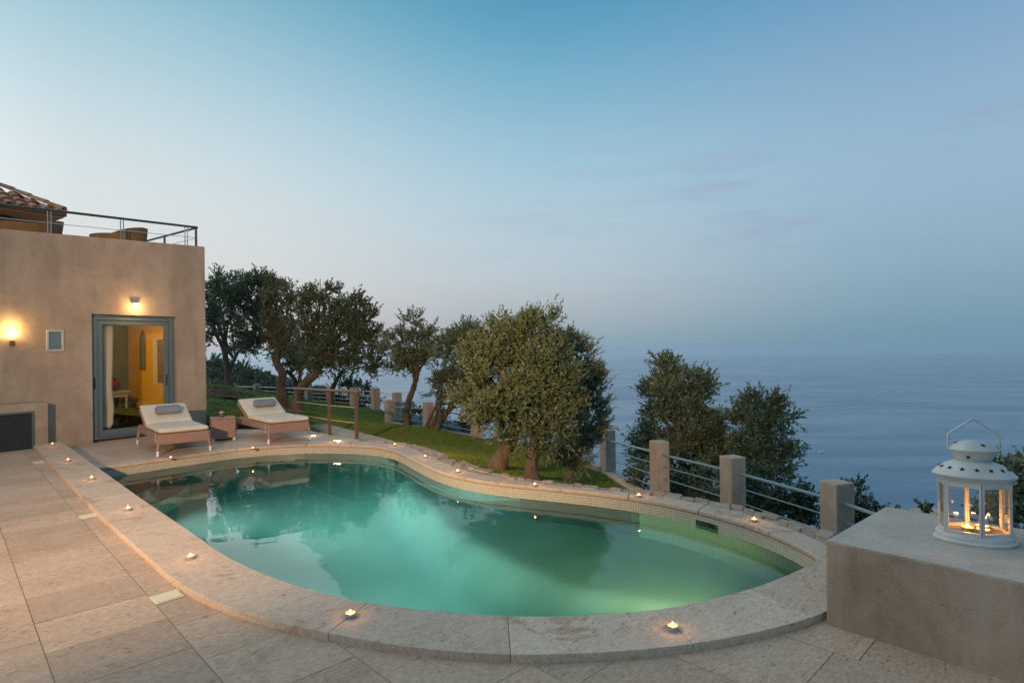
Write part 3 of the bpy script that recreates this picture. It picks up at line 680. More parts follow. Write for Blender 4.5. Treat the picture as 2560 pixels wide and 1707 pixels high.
# floor as height field: shelf on the right, deep on the left
def through_water(u, v, zf):
    d = ray(u, v).normalized(); q = G(u, v, ZW); hx = Vector((d.x, d.y)); sn = hx.length/1.33; tn_ = sn/math.sqrt(1-sn*sn)
    return q.to_2d()+hx.normalized()*tn_*(ZW-zf)
shelf = [through_water(u, v, -1.0) for u, v in ((1640,1545),(1500,1522),(1400,1500),(1220,1420),(1100,1350),(1050,1290),(985,1235))]
SHP = [Vector((2.2, 3.0))]+shelf+[Vector((-1.9, 11)), Vector((4, 11)), Vector((4, 3))]
xs, ys = np.meshgrid(np.arange(-7, 3.2, .1), np.arange(2.8, 10.8, .1)); sh = xs.shape
spx = np.array([(p.x, p.y) for p in SHP]); ins = inside_np(xs.ravel(), ys.ravel(), spx).reshape(sh).astype(float)
for _ in range(3):
    ins = (ins+np.roll(ins, 1, 0)+np.roll(ins, -1, 0)+np.roll(ins, 1, 1)+np.roll(ins, -1, 1))/5
zf = -1.75+ins*.78
idx = np.arange(xs.size).reshape(sh); q = np.stack([idx[:-1, :-1], idx[:-1, 1:], idx[1:, 1:], idx[1:, :-1]], -1).reshape(-1, 4)
o = npmesh('pool_floor', np.c_[xs.ravel(), ys.ravel(), zf.ravel()], q, M_PFLOOR, smooth=True); o.parent = pool
# entry steps in the far left corner
e1 = (NEARC[k0+12]-PC).normalized(); e2 = (FARC[8]-FARC[1]).normalized()
for k, (ra, zz) in enumerate(((.55, -.36), (.95, -.60), (1.35, -.84))):
    arc = [PC-e1*.3-e2*.0]+[PC+e1*(ra*1.25*math.cos(t))+e2*(ra*math.sin(t)) for t in [i*math.pi/2/10 for i in range(11)]]
    MB().prism([(p.x, p.y) for p in arc[1:]]+[(PC.x, PC.y)], -1.5, zz).build('step', M_PFLOOR, pool, bevel=.02)
# underwater lamps in the near wall
def pool_lamp(x_px, v_px, e, tgt, col=(.95, 1, .86)):
    q = G(x_px, v_px, ZN).to_2d(); i = min(range(len(NEARC)), key=lambda i: (NEARC[i]-q).length); t = (NEARC[i+1]-NEARC[i-1]).normalized(); nn = Vector((-t.y, t.x))
    c = NEARC[i]+nn*.02; MB().lathe([(.11, 0), (.11, .02), (.08, .035)], (0, 0, 0), 20).build('pool_lamp', M_STEEL, pool)
    o = bpy.data.objects[-1] if False else [k for k in COL.objects if k.name.startswith('pool_lamp')][-1]
    o.location = (c.x, c.y, -.62); o.rotation_euler = Vector((nn.x, nn.y, 0)).to_track_quat('Z', 'Y').to_euler()
    p = c+nn*.10; l = light('pool_light', 'SPOT', (p.x, p.y, -.62), e, col, .08, spot_size=math.radians(100), spot_blend=1.0); aim(l, tgt)
pool_lamp(1930, 1452, 170, (.4, 7.6, .1), (1, .95, .42)); pool_lamp(1180, 1534, 110, (-.5, 9.5, .2), (.95, 1, .8)); pool_lamp(860, 1496, 330, (-2.2, 9.9, -.3)); pool_lamp(330, 1232, 620, (-2.0, 7.6, -.4))
# water body
wp = [(p.x, p.y) for p in offset(WPOLY, 0)]
cx = sum(p[0] for p in wp)/len(wp); cy = sum(p[1] for p in wp)/len(wp)
wp2 = [(p[0]+(p[0]-cx)*.012, p[1]+(p[1]-cy)*.012) for p in wp]
struct('pool_water', MB().prism(wp2, -2.1, ZW).build('pool_water', M_WATER))

# coping stones
def band_pieces(inner, outer, cuts, z0, z1, name, m, parent, gap=.0012, bev=.010):
    Li, Lo = arclen(inner), arclen(outer); co_ = []
    for c in cuts:
        q = at_len(inner, Li, c*Li[-1]); co_.append(Lo[min(range(len(outer)), key=lambda i: (outer[i]-q).length)])
    co_[0], co_[-1] = 0, Lo[-1]
    for i in range(len(cuts)-1):
        a, b = cuts[i], cuts[i+1]
        pi = sub(inner, Li, a*Li[-1]+gap, b*Li[-1]-gap); po = sub(outer, Lo, co_[i]+gap, co_[i+1]-gap)
        poly = [(p.x, p.y) for p in pi]+[(p.x, p.y) for p in po[::-1]]
        MB().prism(poly, z0, z1+random.uniform(-.0012, .0012)).build(name, m, parent, bevel=bev, seg=3)
def frac_at(curve, px, z):
    q = G(*px, z).to_2d(); L = arclen(curve); i = min(range(len(curve)), key=lambda i: (curve[i]-q).length); return L[i]/L[-1]
nc_ = struct('near_pool_coping')
NIN = NEARC; NEAR_END = Vector((2.55, 4.35))
fr1 = frac_at(NIN, (903,1520), ZN); fr2 = frac_at(NIN, (1646,1531), ZN)
cuts = [0, .13, .27, .40, (.40+fr1)/2+.01, fr1, (fr1+fr2)/2, fr2, .90, 1.0]; cuts = sorted(cuts)
band_pieces(NIN, OUTN[:], cuts, ZD-.06, ZN, 'coping_stone', M_COPE, nc_, bev=.004)
fc = struct('far_pool_coping')
# outer edge of far coping: offset on the terrace side, traced on the garden side
off = offset(FARC, .30); kk = frac_at(FARC, (905,1119), -.045); i0 = int(kk*len(FARC))
FO = [p for p in off[:i0-2]]+OUTF[1:]; FO = relax(FO, 2)
FO[-1] = Vector((2.62, 4.75))+DT; FO.append(Vector((2.75, 4.40))+DT)
nst = 15
def proj_frac(curve, target_pts):
    L = arclen(curve); out = []
    for q in target_pts:
        i = min(range(len(curve)), key=lambda i: (curve[i]-q).length); out.append(L[i])
    return out
Li = LF; cutI = [Li[-1]*i/nst for i in range(nst+1)]; cutO = proj_frac(FO, [at_len(FARC, Li, c) for c in cutI]); cutO[0] = 0; LO = arclen(FO); cutO[-1] = LO[-1]
for i in range(nst):
    pi = sub(FARC, Li, cutI[i]+.0025, cutI[i+1]-.0025); po = sub(FO, LO, cutO[i]+.0025, cutO[i+1]-.0025)
    MB().prism([(p.x, p.y) for p in pi]+[(p.x, p.y) for p in po[::-1]], -.045, random.uniform(-.001, .001)).build('coping_stone', M_COPE, fc, bevel=.013, seg=3)
# terrace in front of the villa
terr = struct('terrace')
TP = [p for p in offset(FARC[:i0], .303)]
# keep clear of the pool: the near edge line bounds it on the left
tpoly = TP+[p for p in terr_back]+[HC-WD*5.6, HC-WD*5.6+Vector((WD.y, -WD.x))*2.0, NEARC[0]+Vector((-.3, -.25)), NEARC[k0]+Vector((-.12, -.12))]
b2 = WD; a2 = Vector((-WD.y, WD.x))
o0 = Vector((-6, 8.3)); tw, tl = 1.25, .82
for i in range(-6, 8):
    for j in range(-4, 9):
        off_ = (.5*tw if j % 2 else 0); c = o0+b2*(i*tw+off_)+a2*(j*tl)
        q = [c+b2*.003+a2*.003, c+b2*(tw-.003)+a2*.003, c+b2*(tw-.003)+a2*(tl-.003), c+b2*.003+a2*(tl-.003)]
        if not any(inside(p, tpoly) for p in q+[c+b2*tw/2+a2*tl/2, c+b2*tw/2, c+a2*tl/2]): continue
        v_, t_ = clip(q, tpoly)
        if t_: slab_tri(v_, t_, -.05, random.uniform(-.002, 0)).build('slab', M_TERR, terr)
MB().prism([(p.x, p.y) for p in tpoly], -.5, -.008).build('bed', M_GROUT, terr)

# near deck
deck = struct('near_deck')
ga = Vector((math.cos(ANG_A), math.sin(ANG_A))); gb = Vector((ga.y, -ga.x))     # ga runs away to the left, gb to the right
DL = G(145, 1100, ZN).to_2d()
OD = offset(OUTN, -.0)[1:]
OD2 = offset(OUTN, .05)
OD2 = [p for p in OD2 if p.x < 2.02+DT.x]
dpoly = [OD2[0], *OD2[2:], Vector((2.2, 3.42)), Vector((4.0, 1.75)), Vector((6.5, -.9)), Vector((6.5, -3.5)), Vector((-15, -3.5)), Vector((-15, 3.0)), OD2[0]-WD*5.2]
def sb(p): return Vector(p).dot(gb)
def ta(p): return Vector(p).dot(ga)
lines = sorted([sb(G(110,1628,ZD).to_2d()), sb(G(380,1500,ZD).to_2d()), sb(G(860,1620,ZD).to_2d()), sb(G(1324,1659,ZD).to_2d()), sb(G(1715,1652,ZD).to_2d()), sb(G(1984,1596,ZD).to_2d())])
w0 = lines[1]-lines[0]
print('deck columns', [round(x, 2) for x in lines])
cols = [lines[0]-w0*k for k in range(8, 0, -1)]+lines+[lines[-1]+.6*k for k in range(1, 8)]
ct_main = [ta(G(*p, ZD).to_2d()) for p in ((512,1648),(436,1564),(348,1460),(244,1344))]
ct_left = [ta(G(*p, ZD).to_2d()) for p in ((356,1658),(330,1570),(114,1337))]
print('cross', [round(x, 2) for x in ct_main], [round(x, 2) for x in ct_left])
gap = .0028; cnt = 0
for ci in range(len(cols)-1):
    s0, s1 = cols[ci], cols[ci+1]
    tl = .62 if ci % 2 else .78; base = (ct_main[0] if ci % 2 else ct_left[0])+.21*(ci % 3)
    if abs(s0-lines[1]) < 1e-6: base, tl = ct_main[0], (ct_main[1]-ct_main[0])
    if abs(s0-lines[0]) < 1e-6: base, tl = ct_left[0], (ct_left[1]-ct_left[0])
    tl = max(.45, min(1.1, abs(tl)))
    for k in range(-16, 22):
        t0_, t1_ = base+k*tl, base+(k+1)*tl
        q = [gb*(s0+gap)+ga*(t0_+gap), gb*(s1-gap)+ga*(t0_+gap), gb*(s1-gap)+ga*(t1_-gap), gb*(s0+gap)+ga*(t1_-gap)]
        cen = (q[0]+q[2])/2
        if cen.y < -.6 or (cen.x < -.95*max(cen.y, 0)-2.6) or cen.x > .95*max(cen.y, 0)+2.5: continue
        if not any(inside(p, dpoly) for p in q+[cen, (q[0]+q[1])/2, (q[1]+q[2])/2, (q[2]+q[3])/2, (q[3]+q[0])/2]): continue
        v_, t_ = clip(q, dpoly)
        if t_:
            slab_tri(v_, t_, ZD-.03, ZD+random.uniform(-.0012, .0012)).build('tile', M_DECK, deck); cnt += 1
print('deck tiles', cnt)
MB().prism([(p.x, p.y) for p in dpoly], -.6, ZD-.0016).build('bed', M_GROUT, deck)
for pxs in (((372,1494),(444,1473),(461,1490),(390,1512)), ((196,1291),(244,1282),(252,1288),(204,1298)), ((80,1156),(108,1152),(114,1156),(86,1160))):
    q = [G(*p, ZD).to_2d() for p in pxs]; ob = MB().prism([(p.x, p.y) for p in q], ZD+.001, ZD+.006).build('drain_cover', M_DRAIN, deck, bevel=.002)
    c = sum(q, Vector((0, 0)))/4; qi = [c+(p-c)*.86 for p in q]; lidd = MB().prism([(p.x, p.y) for p in qi], ZD+.0065, ZD+.009).build('drain_lid', M_DRAIN, ob)
# stone border between coping and lawn
bord = struct('stone_border')
LS = arclen(STRI); LOF = arclen(OUTF); s = .0; row = 0
MB().prism([(p.x, p.y) for p in OUTF]+[(p.x, p.y) for p in STRI[::-1]], -.7, -.020).build('bed', M_POST, bord)
NC = 56
fr = [0]
while fr[-1] < 1: fr.append(fr[-1]+random.uniform(.012, .024))
fr[-1] = 1
for i in range(len(fr)-1):
    A0, A1 = at_len(OUTF, LOF, fr[i]*LOF[-1]), at_len(OUTF, LOF, fr[i+1]*LOF[-1]); B0, B1 = at_len(STRI, LS, fr[i]*LS[-1]), at_len(STRI, LS, fr[i+1]*LS[-1])
    wdt = ((A0-B0).length+(A1-B1).length)/2; nr = max(1, min(5, int(wdt/.13+.5)))
    cu = [0]+[(k+random.uniform(-.22, .22))/nr for k in range(1, nr)]+[1]; cu2 = [0]+[(k+random.uniform(-.22, .22))/nr for k in range(1, nr)]+[1]
    for k in range(nr):
        q = [A0.lerp(B0, cu[k]), A1.lerp(B1, cu2[k]), A1.lerp(B1, cu2[k+1]), A0.lerp(B0, cu[k+1])]; c = sum(q, Vector((0, 0)))/4
        pts = []
        for e in range(4):
            p, r = q[e], q[(e+1) % 4]; pts += [p.lerp(r, .12+random.uniform(0, .1)), p.lerp(r, .5)+(c-p)*random.uniform(-.05, .12), p.lerp(r, .85)]
        pts = [c+(p-c)*random.uniform(1.0, 1.08) for p in pts]; zt = random.uniform(-.022, .008)
        if k == nr-1: pts = [p+(c-p)*random.uniform(-.08, .1) for p in pts]
        mb = MB(); nn_ = len(pts); a_ = sum(pts[i_].x*pts[(i_+1) % nn_].y-pts[(i_+1) % nn_].x*pts[i_].y for i_ in range(nn_))
        if a_ < 0: pts = pts[::-1]
        tx, ty = random.uniform(-.06, .06), random.uniform(-.06, .06)
        v1 = [(p.x, p.y, -.4) for p in pts]+[(p.x, p.y, zt-.010) for p in pts]+[(c.x+(p.x-c.x)*.90, c.y+(p.y-c.y)*.90, zt+tx*(p.x-c.x)+ty*(p.y-c.y)+random.uniform(-.004, .004)) for p in pts]
        f1 = [(i_, (i_+1) % nn_, nn_+(i_+1) % nn_, nn_+i_) for i_ in range(nn_)]+[(nn_+i_, nn_+(i_+1) % nn_, 2*nn_+(i_+1) % nn_, 2*nn_+i_) for i_ in range(nn_)]+[tuple(range(2*nn_, 3*nn_))]
        mb.add(v1, f1).build('stone', M_ROCK, bord)
# small rubble bits in the border (uncountable)
# ------------------------------------------------------------------ plastered bench with lantern
BC = G(2065, 1560, ZD); BTZ = D(2065, 1349, BC.y).z; bt = G(2070, 1349, BTZ)
bl = G(2219, 1264, BTZ); e_d = (bl.to_2d()-bt.to_2d()); e_w = e_d.length; e_d.normalize(); e_l = Vector((e_d.y, -e_d.x))
p2 = G(2560, 1454, BTZ).to_2d(); e_l2 = (p2-bt.to_2d()).normalized(); print('bench', e_d, e_l, e_l2, BTZ, e_w)
e_l = e_l2
c0 = BC.to_2d(); Q = [c0, c0+e_l*2.6, c0+e_l*2.6+e_d*e_w, c0+e_d*e_w]
bench = thing('plastered_bench', 'low cracked plaster bench wall at the right carrying the white lantern', 'bench', (c0.x, c0.y, ZD))
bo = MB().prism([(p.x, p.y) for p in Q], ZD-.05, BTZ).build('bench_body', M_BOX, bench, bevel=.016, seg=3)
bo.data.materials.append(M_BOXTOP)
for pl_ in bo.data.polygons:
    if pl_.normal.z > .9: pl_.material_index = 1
# lantern
LC = G(2436, 1352, BTZ); th = math.radians(-22); LA = (Vector((math.cos(th), math.sin(th), 0)), Vector((-math.sin(th), math.cos(th), 0)), Vector((0, 0, 1)))
lant = thing('lantern', 'white metal lantern with stars coloured dark as cutouts and oval glass body on the bench', 'lantern', LC)
def LP(x, y, z): return LC+LA[0]*x+LA[1]*y+LA[2]*z
A0_, B0_ = .172, .118
def ell(prof): return MB().lathe(prof, LC, 56, A0_, B0_, LA)
ell([(1.03, 0), (1.06, .006), (1.06, .014), (1.0, .022), (1.0, .045), (.97, .052), (.93, .054)]).build('base', M_WHITE, lant, smooth=True)
ell([(.93, .322), (.95, .330), (1.02, .345), (1.08, .352), (1.09, .358), (1.05, .364), (.98, .378), (.88, .394), (.76, .408), (.62, .420), (.48, .428), (.42, .430)]).build('roof', M_WHITE, lant, smooth=True)
ell([(.42, .428), (.46, .436), (.56, .462), (.62, .480), (.65, .484), (.66, .490), (.62, .496), (.52, .512), (.38, .526), (.2, .536), (.05, .539)]).build('chimney_cap', M_WHITE, lant, smooth=True)
hw = .112
MB().tube([LP(-hw, 0, .485), LP(-hw, 0, .565), LP(-hw+.006, 0, .573), LP(-.006, 0, .648), LP(0, 0, .652), LP(.006, 0, .648), LP(hw-.006, 0, .573), LP(hw, 0, .565), LP(hw, 0, .485)], .0052, 8).build('handle', M_WHITE, lant, smooth=True)
hexp = [(A0_*.93*math.cos(t), B0_*.93*math.sin(t)) for t in [math.radians(d) for d in (-90, -32, 32, 90, 148, 212)]]
hexp = [(x*1.04, y*1.06) for x, y in hexp]
for i in range(6):
    (x0, y0), (x1, y1) = hexp[i], hexp[(i+1) % 6]; p, q = LP(x0, y0, 0), LP(x1, y1, 0); t = (q-p).normalized(); nn = t.cross(Vector((0, 0, 1))); w = (q-p).length; z0, z1 = .053, .324
    ax = (t, nn, Vector((0, 0, 1))); c = (p+q)/2
    fm = MB(); sw = .011
    for s_ in (-1, 1): fm.box(c+t*s_*(w/2-sw/2-.001)+Vector((0, 0, (z0+z1)/2)), (sw, .012, z1-z0), ax=ax)
    fm.box(c+Vector((0, 0, z0+.008)), (w-2*sw-.002, .012, .016), ax=ax); fm.box(c+Vector((0, 0, z1-.012)), (w-2*sw-.002, .012, .024), ax=ax)
    fo = fm.build('window_frame', M_WHITE, lant, bevel=.0015)
    MB().box(c+Vector((0, 0, (z0+z1)/2)), (w-2*sw, .002, z1-z0-.03), ax=ax).build('pane', M_PANE, fo)
    for (fx, fz) in ((-.22, .10), (.2, .16)) if i in (0, 5) else (((.0, .13),) if i in (3, 2) else ()):
        sm = MB(); cc_ = c+t*fx*w+nn*(.0022)+Vector((0, 0, z0+fz))
        for k in range(8):
            a = math.pi*k/4; dv = t*math.cos(a)+Vector((0, 0, 1))*math.sin(a); pr = nn.cross(dv)
            r0 = .019 if k % 2 == 0 else .013
            sm.add([cc_-pr*.0018, cc_+dv*r0, cc_+pr*.0018], [(0, 1, 2)])
        sm.build('frost_star', M_FROST, fo)
def star(center, nrm, up, r, name, m, parent):
    nrm = nrm.normalized(); up = (up-nrm*up.dot(nrm)).normalized(); sd = nrm.cross(up); vs = []
    for k in range(10):
        rr = r if k % 2 == 0 else r*.42; a = math.pi*k/5; vs.append(center+(up*math.cos(a)+sd*math.sin(a))*rr)
    vs2 = [v-nrm*.003 for v in vs]
    MB().add(vs+vs2, [tuple(range(9, -1, -1)), tuple(range(10, 20))]+[(i, (i+1) % 10, 10+(i+1) % 10, 10+i) for i in range(10)]).build(name, m, parent)
for d_ in range(0, 360, 24):  # solid star plates, coloured dark to stand in for shade inside holes
    t = math.radians(d_); k = .87; zz = .3955; p = LP(A0_*k*math.cos(t), B0_*k*math.sin(t), zz); nn = LA[0]*(math.cos(t)/A0_*.5)+LA[1]*(math.sin(t)/B0_*.5)+Vector((0, 0, 1))*4.6
    star(p+nn.normalized()*.0022, nn, Vector((0, 0, 1)), .0125, 'hole_shade_star', M_LEAFW, lant)
for d_ in (-70, 50, 170):
    t = math.radians(d_); k = .45; p = LP(A0_*k*math.cos(t), B0_*k*math.sin(t), .519); nn = LA[0]*(math.cos(t)*3)+LA[1]*(math.sin(t)*4)+Vector((0, 0, 1))*9
    star(p+nn.normalized()*.003, nn, Vector((0, 0, 1)), .0125, 'hole_shade_star', M_LEAFW, lant)
for d_ in (-115, 0, 120):
    t = math.radians(d_); k = .535; p = LP(A0_*k*math.cos(t), B0_*k*math.sin(t), .455); nn = LA[0]*(math.cos(t)*A0_)+LA[1]*(math.sin(t)*B0_*1.4)+Vector((0, 0, -.035))
    star(p+nn.normalized()*.004, nn, Vector((0, 0, 1)), .0115, 'hole_shade_star', M_LEAFW, lant)

# ------------------------------------------------------------------ tealights
def flame_mb(c, s=1):
    return MB().lathe([(.0005*s, 0), (.0045*s, .002*s), (.0055*s, .005*s), (.004*s, .010*s), (.0015*s, .014*s), (.0003*s, .016*s)], c, 8)
def make_tealight(loc, label, group, s=1.0, e=.7):
    t = thing('tealight', label, 'candle', loc, 0, group)
    local(MB().lathe([(.019*s, 0), (.0195*s, .0015), (.0195*s, .017*s), (.0185*s, .017*s), (.0185*s, .010*s), (.001, .010*s)], (0,0,0), 16).build('cup', M_CUP, None, smooth=True), t)
    local(MB().lathe([(.018*s, .0102*s), (.018*s, .0125*s), (.004*s, .0118*s)], (0,0,0), 14).build('wax', M_WAXG, None), t)
    local(flame_mb((0, 0, .013*s), s).build('flame', M_FLAME, None, smooth=True), t)
    return t
def candle_light(loc, s, e):
    l = light('candle_glow', 'POINT', (loc[0], loc[1], loc[2]+.030*s), e, (1, .38, .09), .008)
TS = 1.35
near_c = [((131,1113), 'tealight at the far left end of the near coping'), ((170,1153), 'tealight second from the far left end of the near coping'), ((229,1198), 'third tealight along the straight left run of near coping'),
          ((320,1275), 'tealight on the left coping beside the middle drain cover'), ((476,1396), 'tealight where the near coping starts to curve'), ((876,1541), 'tealight beside the joint at the bottom of the near coping'), ((1682,1573), 'largest tealight on the near coping left of the bench')]
far_c = [((427,1147), 'tealight on terrace edge in front of the left lounger'), ((632,1123), 'tealight on terrace edge in front of the side table'), ((836,1106), 'tealight just left of the recessed floor lamp'), ((987,1114), 'tealight on the far coping right of the railing'),
         ((1063,1144), 'tealight on far coping at the bend by the stone border'), ((1144,1181), 'tealight on far coping left of the big olive trunk'), ((1337,1215), 'tealight on far coping in front of the big olive tree'), ((1597,1242), 'tealight on far coping by the second fence post'), ((1885,1303), 'tealight on far coping nearest the bench')]
grp = 'tealights burning around the pool edge'
t0 = None
for z, lst in ((ZN, near_c), (0, far_c)):
    for px, lab in lst:
        p = G(*px, z); p.z += .0006
        if t0 is None: t0 = make_tealight(p, lab, grp, TS); cur = t0
        else: cur = dup(t0, p, random.uniform(0, 6), lab)
        y = p.y; cur.scale = (1+y*.015,)*3
        candle_light(p, TS*(1+y*.015), .22+.03*y)
for i, (x, y, lab) in enumerate(((-.035, -.02, 'tealight glowing inside the lantern behind its left front pane'), (.025, -.045, 'tealight inside the lantern behind the middle post'), (.045, .03, 'tealight standing at the back inside the lantern'))):
    p = LP(x, y, .0545); dup(t0, p, i, lab)['group'] = 'tealights inside the lantern'
    candle_light(p, 1.2, 2.6)

# ------------------------------------------------------------------ villa
Wp0 = HC-WD*2.8; Wn = Vector((WD.y, -WD.x))       # outward normal, towards the pool
cornerp = None
def onwall(u, v, d=0.0):        # pixel -> point on wall plane pushed outward by d
    r = ray(u, v); n3 = Vector((Wn.x, Wn.y, 0)); p0 = Vector((Wp0.x, Wp0.y, 0))+n3*d; o = Vector((0, 0, CAMZ)); t = (p0-o).dot(n3)/r.dot(n3); return o+r*t
def ws(p): return (Vector(p[:2])-Wp0).dot(WD)
def wp_(s, d, z): return Vector((Wp0.x+WD.x*s-Wn.x*d, Wp0.y+WD.y*s-Wn.y*d, z))     # d = depth into the house
axw = (Vector((WD.x, WD.y, 0)), Vector((-Wn.x, -Wn.y, 0)), Vector((0, 0, 1)))
sc_ = ws(onwall(514, 840)); dl, dr = ws(onwall(231, 950)), ws(onwall(443, 930)); dt = onwall(335, 788).z
pa_, pb_ = onwall(0, 572), onwall(511, 617); ptop = pb_.z
def ptz(s): return pb_.z+(pa_.z-pb_.z)*(s-ws(pb_))/(ws(pa_)-ws(pb_))
print('wall', sc_, dl, dr, dt, onwall(0, 572).z, onwall(511, 617).z, onwall(233, 1103).z)
vil = thing('villa', 'ochre plastered villa with sliding glass door and tiled upper roof', 'house', wp_(sc_, 0, 0))
T = .28; SL = -6.0
def wbox(mb, s0, s1, d0, d1, z0, z1): c = wp_((s0+s1)/2, (d0+d1)/2, (z0+z1)/2); mb.box(c, (s1-s0, d1-d0, z1-z0), ax=axw); return mb
def arch_wall():
    # one mesh: front wall with door opening, side wall, parapets
    mb = MB(); S1 = sc_
    def P(s, d, z): return wp_(s, d, z)
    vs = [P(SL,0,-.2),P(dl,0,-.2),P(dr,0,-.2),P(S1,0,-.2),P(SL,0,dt),P(dl,0,dt),P(dr,0,dt),P(S1,0,dt),P(SL,0,ptz(SL)),P(dl,0,ptz(dl)),P(dr,0,ptz(dr)),P(S1,0,ptz(S1))]
    n = len(vs); vs += [v-Vector((Wn.x, Wn.y, 0))*T for v in vs]
    q = [(0,1,5,4),(2,3,7,6),(4,5,9,8),(5,6,10,9),(6,7,11,10)]
    fs = q+[tuple(i+n for i in f[::-1]) for f in q]
    fs += [(1, 1+n, 5+n, 5), (6, 6+n, 2+n, 2), (5, 5+n, 6+n, 6), (8, 9, 9+n, 8+n), (9, 10, 10+n, 9+n), (10, 11, 11+n, 10+n), (3, 3+n, 7+n, 7), (7, 7+n, 11+n, 11), (0, 4, 4+n, n), (4, 8, 8+n, 4+n)]
    mb.add(vs, fs); return mb
arch_wall().build('front_wall', M_WALL, vil)
mb = MB(); wbox(mb, sc_-T, sc_, T+.002, 6.5, -.2, ptop); mb.build('side_wall', M_WALL, vil)
mb = MB(); wbox(mb, SL, sc_-T-.003, T+.003, 6.5, ptop-.55, ptop-.4); mb.build('roof_terrace_slab', M_TERR, vil)
# room
rd = 3.1
mb = MB(); wbox(mb, SL+3, sc_-T-.004, T+.001, rd, -.12, .015); mb.build('room_floor', M_WFLOOR, vil)
mb = MB(); wbox(mb, SL+3, sc_-T-.004, rd, rd+.1, .0151, 2.75); mb.build('room_back_wall', M_GREENW, vil)
mb = MB(); wbox(mb, sc_-T-.03, sc_-T-.005, T+.004, rd-.003, .0151, 2.75); rw = mb.build('room_side_wall', M_YELL, vil)
mb = MB(); wbox(mb, SL+3, sc_-T-.004, T+.001, rd+.1, 2.7501, 2.85); mb.build('room_ceiling', M_CREAM, vil)
mb = MB(); wbox(mb, SL+3, SL+3.1, T+.004, rd-.003, .0151, 2.75); mb.build('room_far_side_wall', M_YELL, vil)
# side window in the room with its reveal and curtain
sw0 = sc_-T-.034
def proj_u(p):
    x, y, z = p.x, p.y, p.z-CAMZ; return CU+F*(x*math.cos(ROLL)-z*math.sin(ROLL))/y
def d_for_u(u, s):
    lo, hi = .3, 5.0
    for _ in range(40):
        m_ = (lo+hi)/2
        if proj_u(wp_(s, m_, 1.4)) > u: lo = m_
        else: hi = m_
    return (lo+hi)/2
wa, wb2 = d_for_u(384, sw0), d_for_u(432, sw0); wc = d_for_u(396, sw0); print('inner window', wa, wb2, wc)
wbox(MB(), sw0-.012, sw0, wb2, wa, .93, 1.98).build('inner_window', M_CREAM, vil)
wbox(MB(), sw0-.022, sw0-.013, wb2, wc, .97, 1.94).build('window_blind', M_SOFFIT, vil)
# sliding door
door = MB(); fw = .07
wbox(door, dl+.005, dl+.12, .10, .24, .02, dt-.004); wbox(door, dr-.10, dr-.005, .10, .24, .02, dt-.004); wbox(door, dl+.1205, dr-.1005, .10, .24, dt-.10, dt-.004); wbox(door, dl+.1205, dr-.1005, .10, .24, .02, .055)
dfo = door.build('door', M_DOORF, vil, bevel=.003)
leaf = MB(); a, b = dl+.125, dr-.105
wbox(leaf, a, a+.085, .135, .185, .06, dt-.105); wbox(leaf, b-.085, b, .135, .185, .06, dt-.105); wbox(leaf, a+.0855, b-.0855, .135, .185, dt-.19, dt-.105); wbox(leaf, a+.0855, b-.0855, .135, .185, .06, .19)
leaf.build('sash', M_DOORF, dfo, bevel=.003)
wbox(MB(), a+.086, b-.086, .157, .163, .191, dt-.191).build('glass', M_GLASS, dfo)
for ss in (a-.06, b-.045, b+.02): wbox(MB(), ss-.012, ss+.012, .088 if ss < a else .125, .099 if ss < a else .134, .98, 1.20).build('handle', M_BLACK, dfo, bevel=.003)
rv = MB()
for k in range(64): wbox(rv, dl+.022, dl+.036, .0925, .0995, .12+k*.034, .135+k*.034)
tag(rv.build('shutter_track', M_BLACK, dfo), kind='stuff')
# curtain inside
cu_ = MB(); pts = []; nC = 34
for zi, (z, wdd) in enumerate(((2.3, .26), (1.5, .24), (1.0, .22), (.6, .26), (.28, .24), (.2, .20))):
    for i in range(nC): f = i/(nC-1); pts.append(wp_(a+.10+f*wdd, .34+-.0+.024*math.sin(f*13)+.01*math.sin(z*3), z))
cu_.add(pts, [(r*nC+i, r*nC+i+1, (r+1)*nC+i+1, (r+1)*nC+i) for r in range(5) for i in range(nC-1)])
tag(cu_.build('curtain', M_CURT, None, smooth=True), 'long pale cotton curtain hanging inside the glass door', 'curtain').modifiers.new('s', 'SOLIDIFY').thickness = .004
# interior console table, vase, mirror
def inroom(u, v, d):
    r = ray(u, v); n3 = Vector((Wn.x, Wn.y, 0)); p0 = Vector((Wp0.x, Wp0.y, 0))-n3*d; o = Vector((0, 0, CAMZ)); t = (p0-o).dot(n3)/r.dot(n3); return o+r*t
tr_ = inroom(324, 1035, 2.45); tsr = ws(tr_)
tab = thing('console_table', 'cream console table with turned legs standing in the lit room', 'table', wp_(tsr-.5, 2.65, .015))
wbox(MB(), tsr-1.1, tsr+.02, 2.42, 2.9, .74, .78).build('tabletop', M_CREAM, tab, bevel=.004)
wbox(MB(), tsr-1.06, tsr-.02, 2.45, 2.87, .64, .7395).build('apron', M_CREAM, tab)
for (ls, ld) in ((tsr-.05, 2.48), (tsr-1.03, 2.48), (tsr-.05, 2.84), (tsr-1.03, 2.84)):
    MB().lathe([(.022, 0), (.03, .04), (.018, .1), (.03, .3), (.034, .42), (.02, .5), (.03, .55), (.03, .64)], wp_(ls, ld, .0155), 12).build('leg', M_CREAM, tab, smooth=True)
wbox(MB(), tsr-1.0, tsr-.08, 2.64, 2.67, .12, .15).build('stretcher', M_CREAM, tab)
vz = wp_(tsr-.27, 2.62, .7805)
va_ = thing('round_vase', 'dark red round vase on the console table inside the room', 'vase', vz)
MB().lathe([(.07, 0), (.13, .05), (.155, .13), (.13, .21), (.08, .25), (.05, .27)], vz, 20).build('vase_body', M_DRED, va_, smooth=True)
MB().lathe([(.05, .2705), (.06, .285), (.055, .29)], vz, 16).build('rim', M_DRED, va_)
